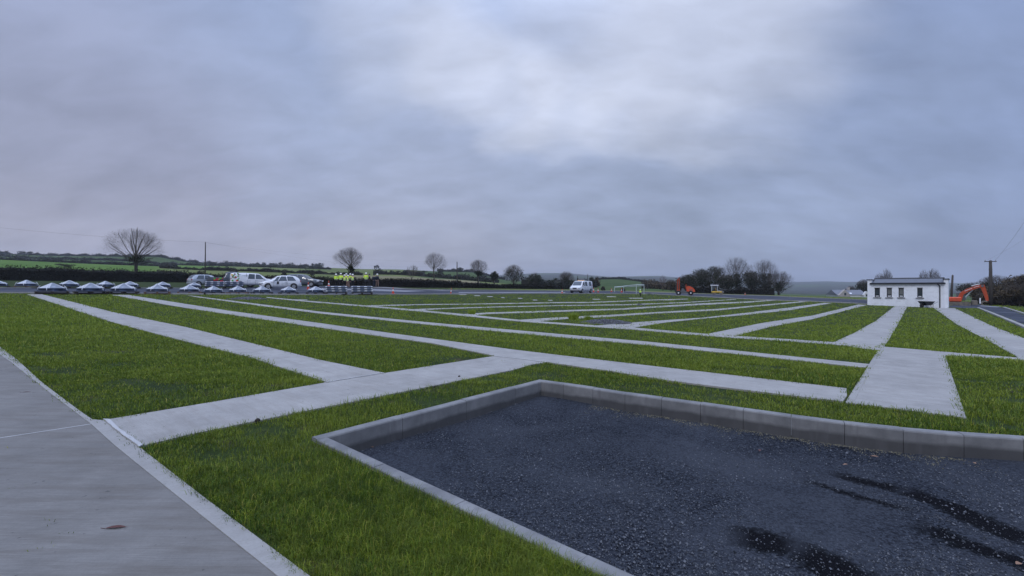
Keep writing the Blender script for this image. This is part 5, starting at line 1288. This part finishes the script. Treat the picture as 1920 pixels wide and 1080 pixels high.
def clod(x, y, s, label):
    p = at(x, y); m = MB(); n = 8; vs = []
    for i in range(5):
        for k in range(n):
            a = 2*math.pi*k/n; r = s*(.5, .62, .5, .3, .08)[i]*random.uniform(.8, 1.2); vs.append((r*math.cos(a), r*math.sin(a), s*(0, .2, .45, .62, .7)[i]))
    m.add(vs, [(i*n+k, i*n+(k+1) % n, (i+1)*n+(k+1) % n, (i+1)*n+k) for i in range(4) for k in range(n)]+[tuple(range(4*n, 5*n))])
    o = m.build('soil_clod', M['clod'], None, False, p+Vector((0, 0, .017))); tag(o, label, 'clod', 'clods of soil on the cross path')
clod(483, 793, .045, 'largest dark clod at the grass edge of the cross path')
clod(816, 729, .035, 'dark clod on the cross path nearer the lot corner')
clod(861, 708.5, .030, 'smallest clod on the cross path, farthest along')

# ------------------------------------------------------------------ air
def haze():
    m = bpy.data.materials.new('haze_air'); m.use_nodes = True; t = m.node_tree; t.nodes.remove(t.nodes['Principled BSDF'])
    v = t.nodes.new('ShaderNodeVolumePrincipled'); v.inputs['Color'].default_value = (.80, .86, .98, 1); v.inputs['Density'].default_value = .00023; v.inputs['Anisotropy'].default_value = .1
    t.links.new(v.outputs[0], t.nodes['Material Output'].inputs['Volume'])
    o = MB().box(0, 2000, 22, 22000, 4200, 236).build('haze', m); tag(o, kind='stuff')
    o['label'] = 'thin damp air over the whole landscape'
haze()

# ------------------------------------------------------------------ sky and light
def world():
    w = bpy.data.worlds.new('World'); S.world = w; w.use_nodes = True; nt = NT(w.node_tree); bg = w.node_tree.nodes['Background']
    sky = nt.new('ShaderNodeTexSky'); sky.sky_type = 'NISHITA'; sky.sun_disc = False; sky.sun_elevation = SUN_EL; sky.sun_rotation = SUN_ROT; sky.air_density = 1.2; sky.dust_density = 2
    d = nt.new('ShaderNodeTexCoord').outputs['Generated']
    sp = nt.new('ShaderNodeSeparateXYZ', i_0=d); X, Y, Z = sp.outputs
    # cloud-sheet coordinates: direction pushed onto a flat layer overhead
    zz = nt.math('ADD', nt.math('MAXIMUM', Z, 0.0), .42)
    cv = nt.new('ShaderNodeCombineXYZ', i_0=nt.math('DIVIDE', X, zz), i_1=nt.math('DIVIDE', Y, zz)).outputs[0]
    st = nt.new('ShaderNodeMapping', i_Vector=cv, i_Rotation=(0, 0, R(28)), i_Scale=(1.1, 2.1, 1)).outputs[0]
    n1 = nt.noise(st, 1.6, 7, .5, .25); n2 = nt.noise(st, 5.5, 7, .55, .3)
    warp = nt.new('ShaderNodeTexNoise', i_Vector=st, i_Scale=2.6, i_Detail=5.0, i_Roughness=.5)
    wv = nt.new('ShaderNodeVectorMath', operation='SUBTRACT', i_0=warp.outputs['Color']); wv.inputs[1].default_value = (.5, .5, .5)
    ws = nt.new('ShaderNodeVectorMath', operation='SCALE', i_0=wv.outputs[0]); ws.inputs[3].default_value = .20
    dd = nt.new('ShaderNodeVectorMath', operation='ADD', i_0=d, i_1=ws.outputs[0]).outputs[0]
    dd = nt.new('ShaderNodeVectorMath', operation='NORMALIZE', i_0=dd).outputs[0]
    def dirv(x, y): return Vector(((x-960)/F, 1, (540-y)/F)).normalized()
    def blob(x, y, deg, deg0=0):
        v_ = dirv(x, y); n_ = nt.new('ShaderNodeVectorMath', operation='DOT_PRODUCT', i_0=dd); n_.inputs[1].default_value = v_
        return nt.new('ShaderNodeMapRange', interpolation_type='SMOOTHSTEP', i_0=n_.outputs['Value'], i_1=math.cos(R(deg)), i_2=math.cos(R(deg0))).outputs[0]
    base = nt.mix(nt.ramp(Z, .0, .5), SKY['low'], SKY['high'])
    lft = nt.ramp(X, -.55, .35, 1, 0); lowm = nt.ramp(Z, .05, .42, 1, 0)
    base = nt.mix(nt.math('MULTIPLY', lft, lowm), base, SKY['pink'])
    base = nt.mix(nt.math('MULTIPLY', nt.ramp(Z, .0, .20, 1, 0), nt.ramp(X, -.75, .15, .95, .05)), base, SKY['glow'])
    for (x, y, r_, a_, c_) in CL:
        base = nt.mix(nt.math('MULTIPLY', blob(x, y, r_), a_), base, SKY[c_])
    base = nt.mix(nt.ramp(n1, .36, .66, .0, .50), nt.mix(.45, base, SKY['dark']), nt.mix(.25, base, SKY['bright'])) if False else base
    f = nt.math('ADD', nt.math('MULTIPLY', n1, .58), nt.math('MULTIPLY', n2, .42))
    amp = nt.ramp(f, .36, .64, .86, 1.17)
    cc = nt.new('ShaderNodeVectorMath', operation='SCALE', i_0=base); nt.l.new(amp, cc.inputs[3])
    # overhead sky, mostly above the view, brightened to light the scene more
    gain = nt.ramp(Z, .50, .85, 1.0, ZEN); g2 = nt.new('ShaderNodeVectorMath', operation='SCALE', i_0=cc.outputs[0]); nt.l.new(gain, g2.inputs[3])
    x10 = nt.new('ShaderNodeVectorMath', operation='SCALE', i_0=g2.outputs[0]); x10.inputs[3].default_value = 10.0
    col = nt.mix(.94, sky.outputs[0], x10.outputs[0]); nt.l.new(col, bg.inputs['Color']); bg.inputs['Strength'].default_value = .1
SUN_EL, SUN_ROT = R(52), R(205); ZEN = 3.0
SKY = {'low': lin((140, 149, 170)), 'high': lin((160, 176, 212)), 'pink': lin((168, 165, 179)), 'glow': lin((190, 183, 189)), 'dark': lin((138, 157, 199)), 'bright': lin((220, 226, 244)), 'mid': lin((184, 198, 229)), 'slate': lin((140, 153, 180))}
CL = [(180, 40, 30, .50, 'dark'), (1850, 180, 26, .75, 'dark'), (1500, 330, 22, .5, 'slate'), (1120, 330, 18, .45, 'slate'), (150, 250, 22, .35, 'pink'),
      (940, 0, 40, .42, 'mid'), (1340, 40, 16, .55, 'bright'), (740, 80, 11, .34, 'bright'), (850, 120, 8, .45, 'bright'), (960, 160, 8, .45, 'bright'), (1070, 192, 8, .45, 'bright'), (1180, 215, 7, .36, 'bright'), (1280, 240, 6, .2, 'bright'), (1080, 60, 12, .3, 'bright'), (620, 330, 16, .22, 'mid'), (1500, 385, 10, .25, 'mid')]
world()
L = bpy.data.lights.new('sun', 'SUN'); L.energy = 1.1; L.angle = R(14); L.color = (1, .96, .92)
lo = bpy.data.objects.new('sun', L); COL.objects.link(lo)
sd = Vector((math.sin(SUN_ROT)*math.cos(SUN_EL), math.cos(SUN_ROT)*math.cos(SUN_EL), math.sin(SUN_EL)))
lo.rotation_euler = sd.to_track_quat('Z', 'Y').to_euler()
cam = bpy.data.cameras.new('camera'); co = bpy.data.objects.new('camera', cam); COL.objects.link(co)
cam.sensor_width = 36; cam.lens = 36*F/1920; cam.clip_end = 20000; cam.clip_start = .05
co.location = (0, 0, H); co.rotation_euler = (R(90), 0, 0); S.camera = co
S.view_settings.view_transform = 'Standard'; S.view_settings.look = 'None'; S.view_settings.exposure = 0; S.view_settings.gamma = 1
S.cycles.max_bounces = 6; S.cycles.volume_bounces = 0; S.cycles.use_denoising = True
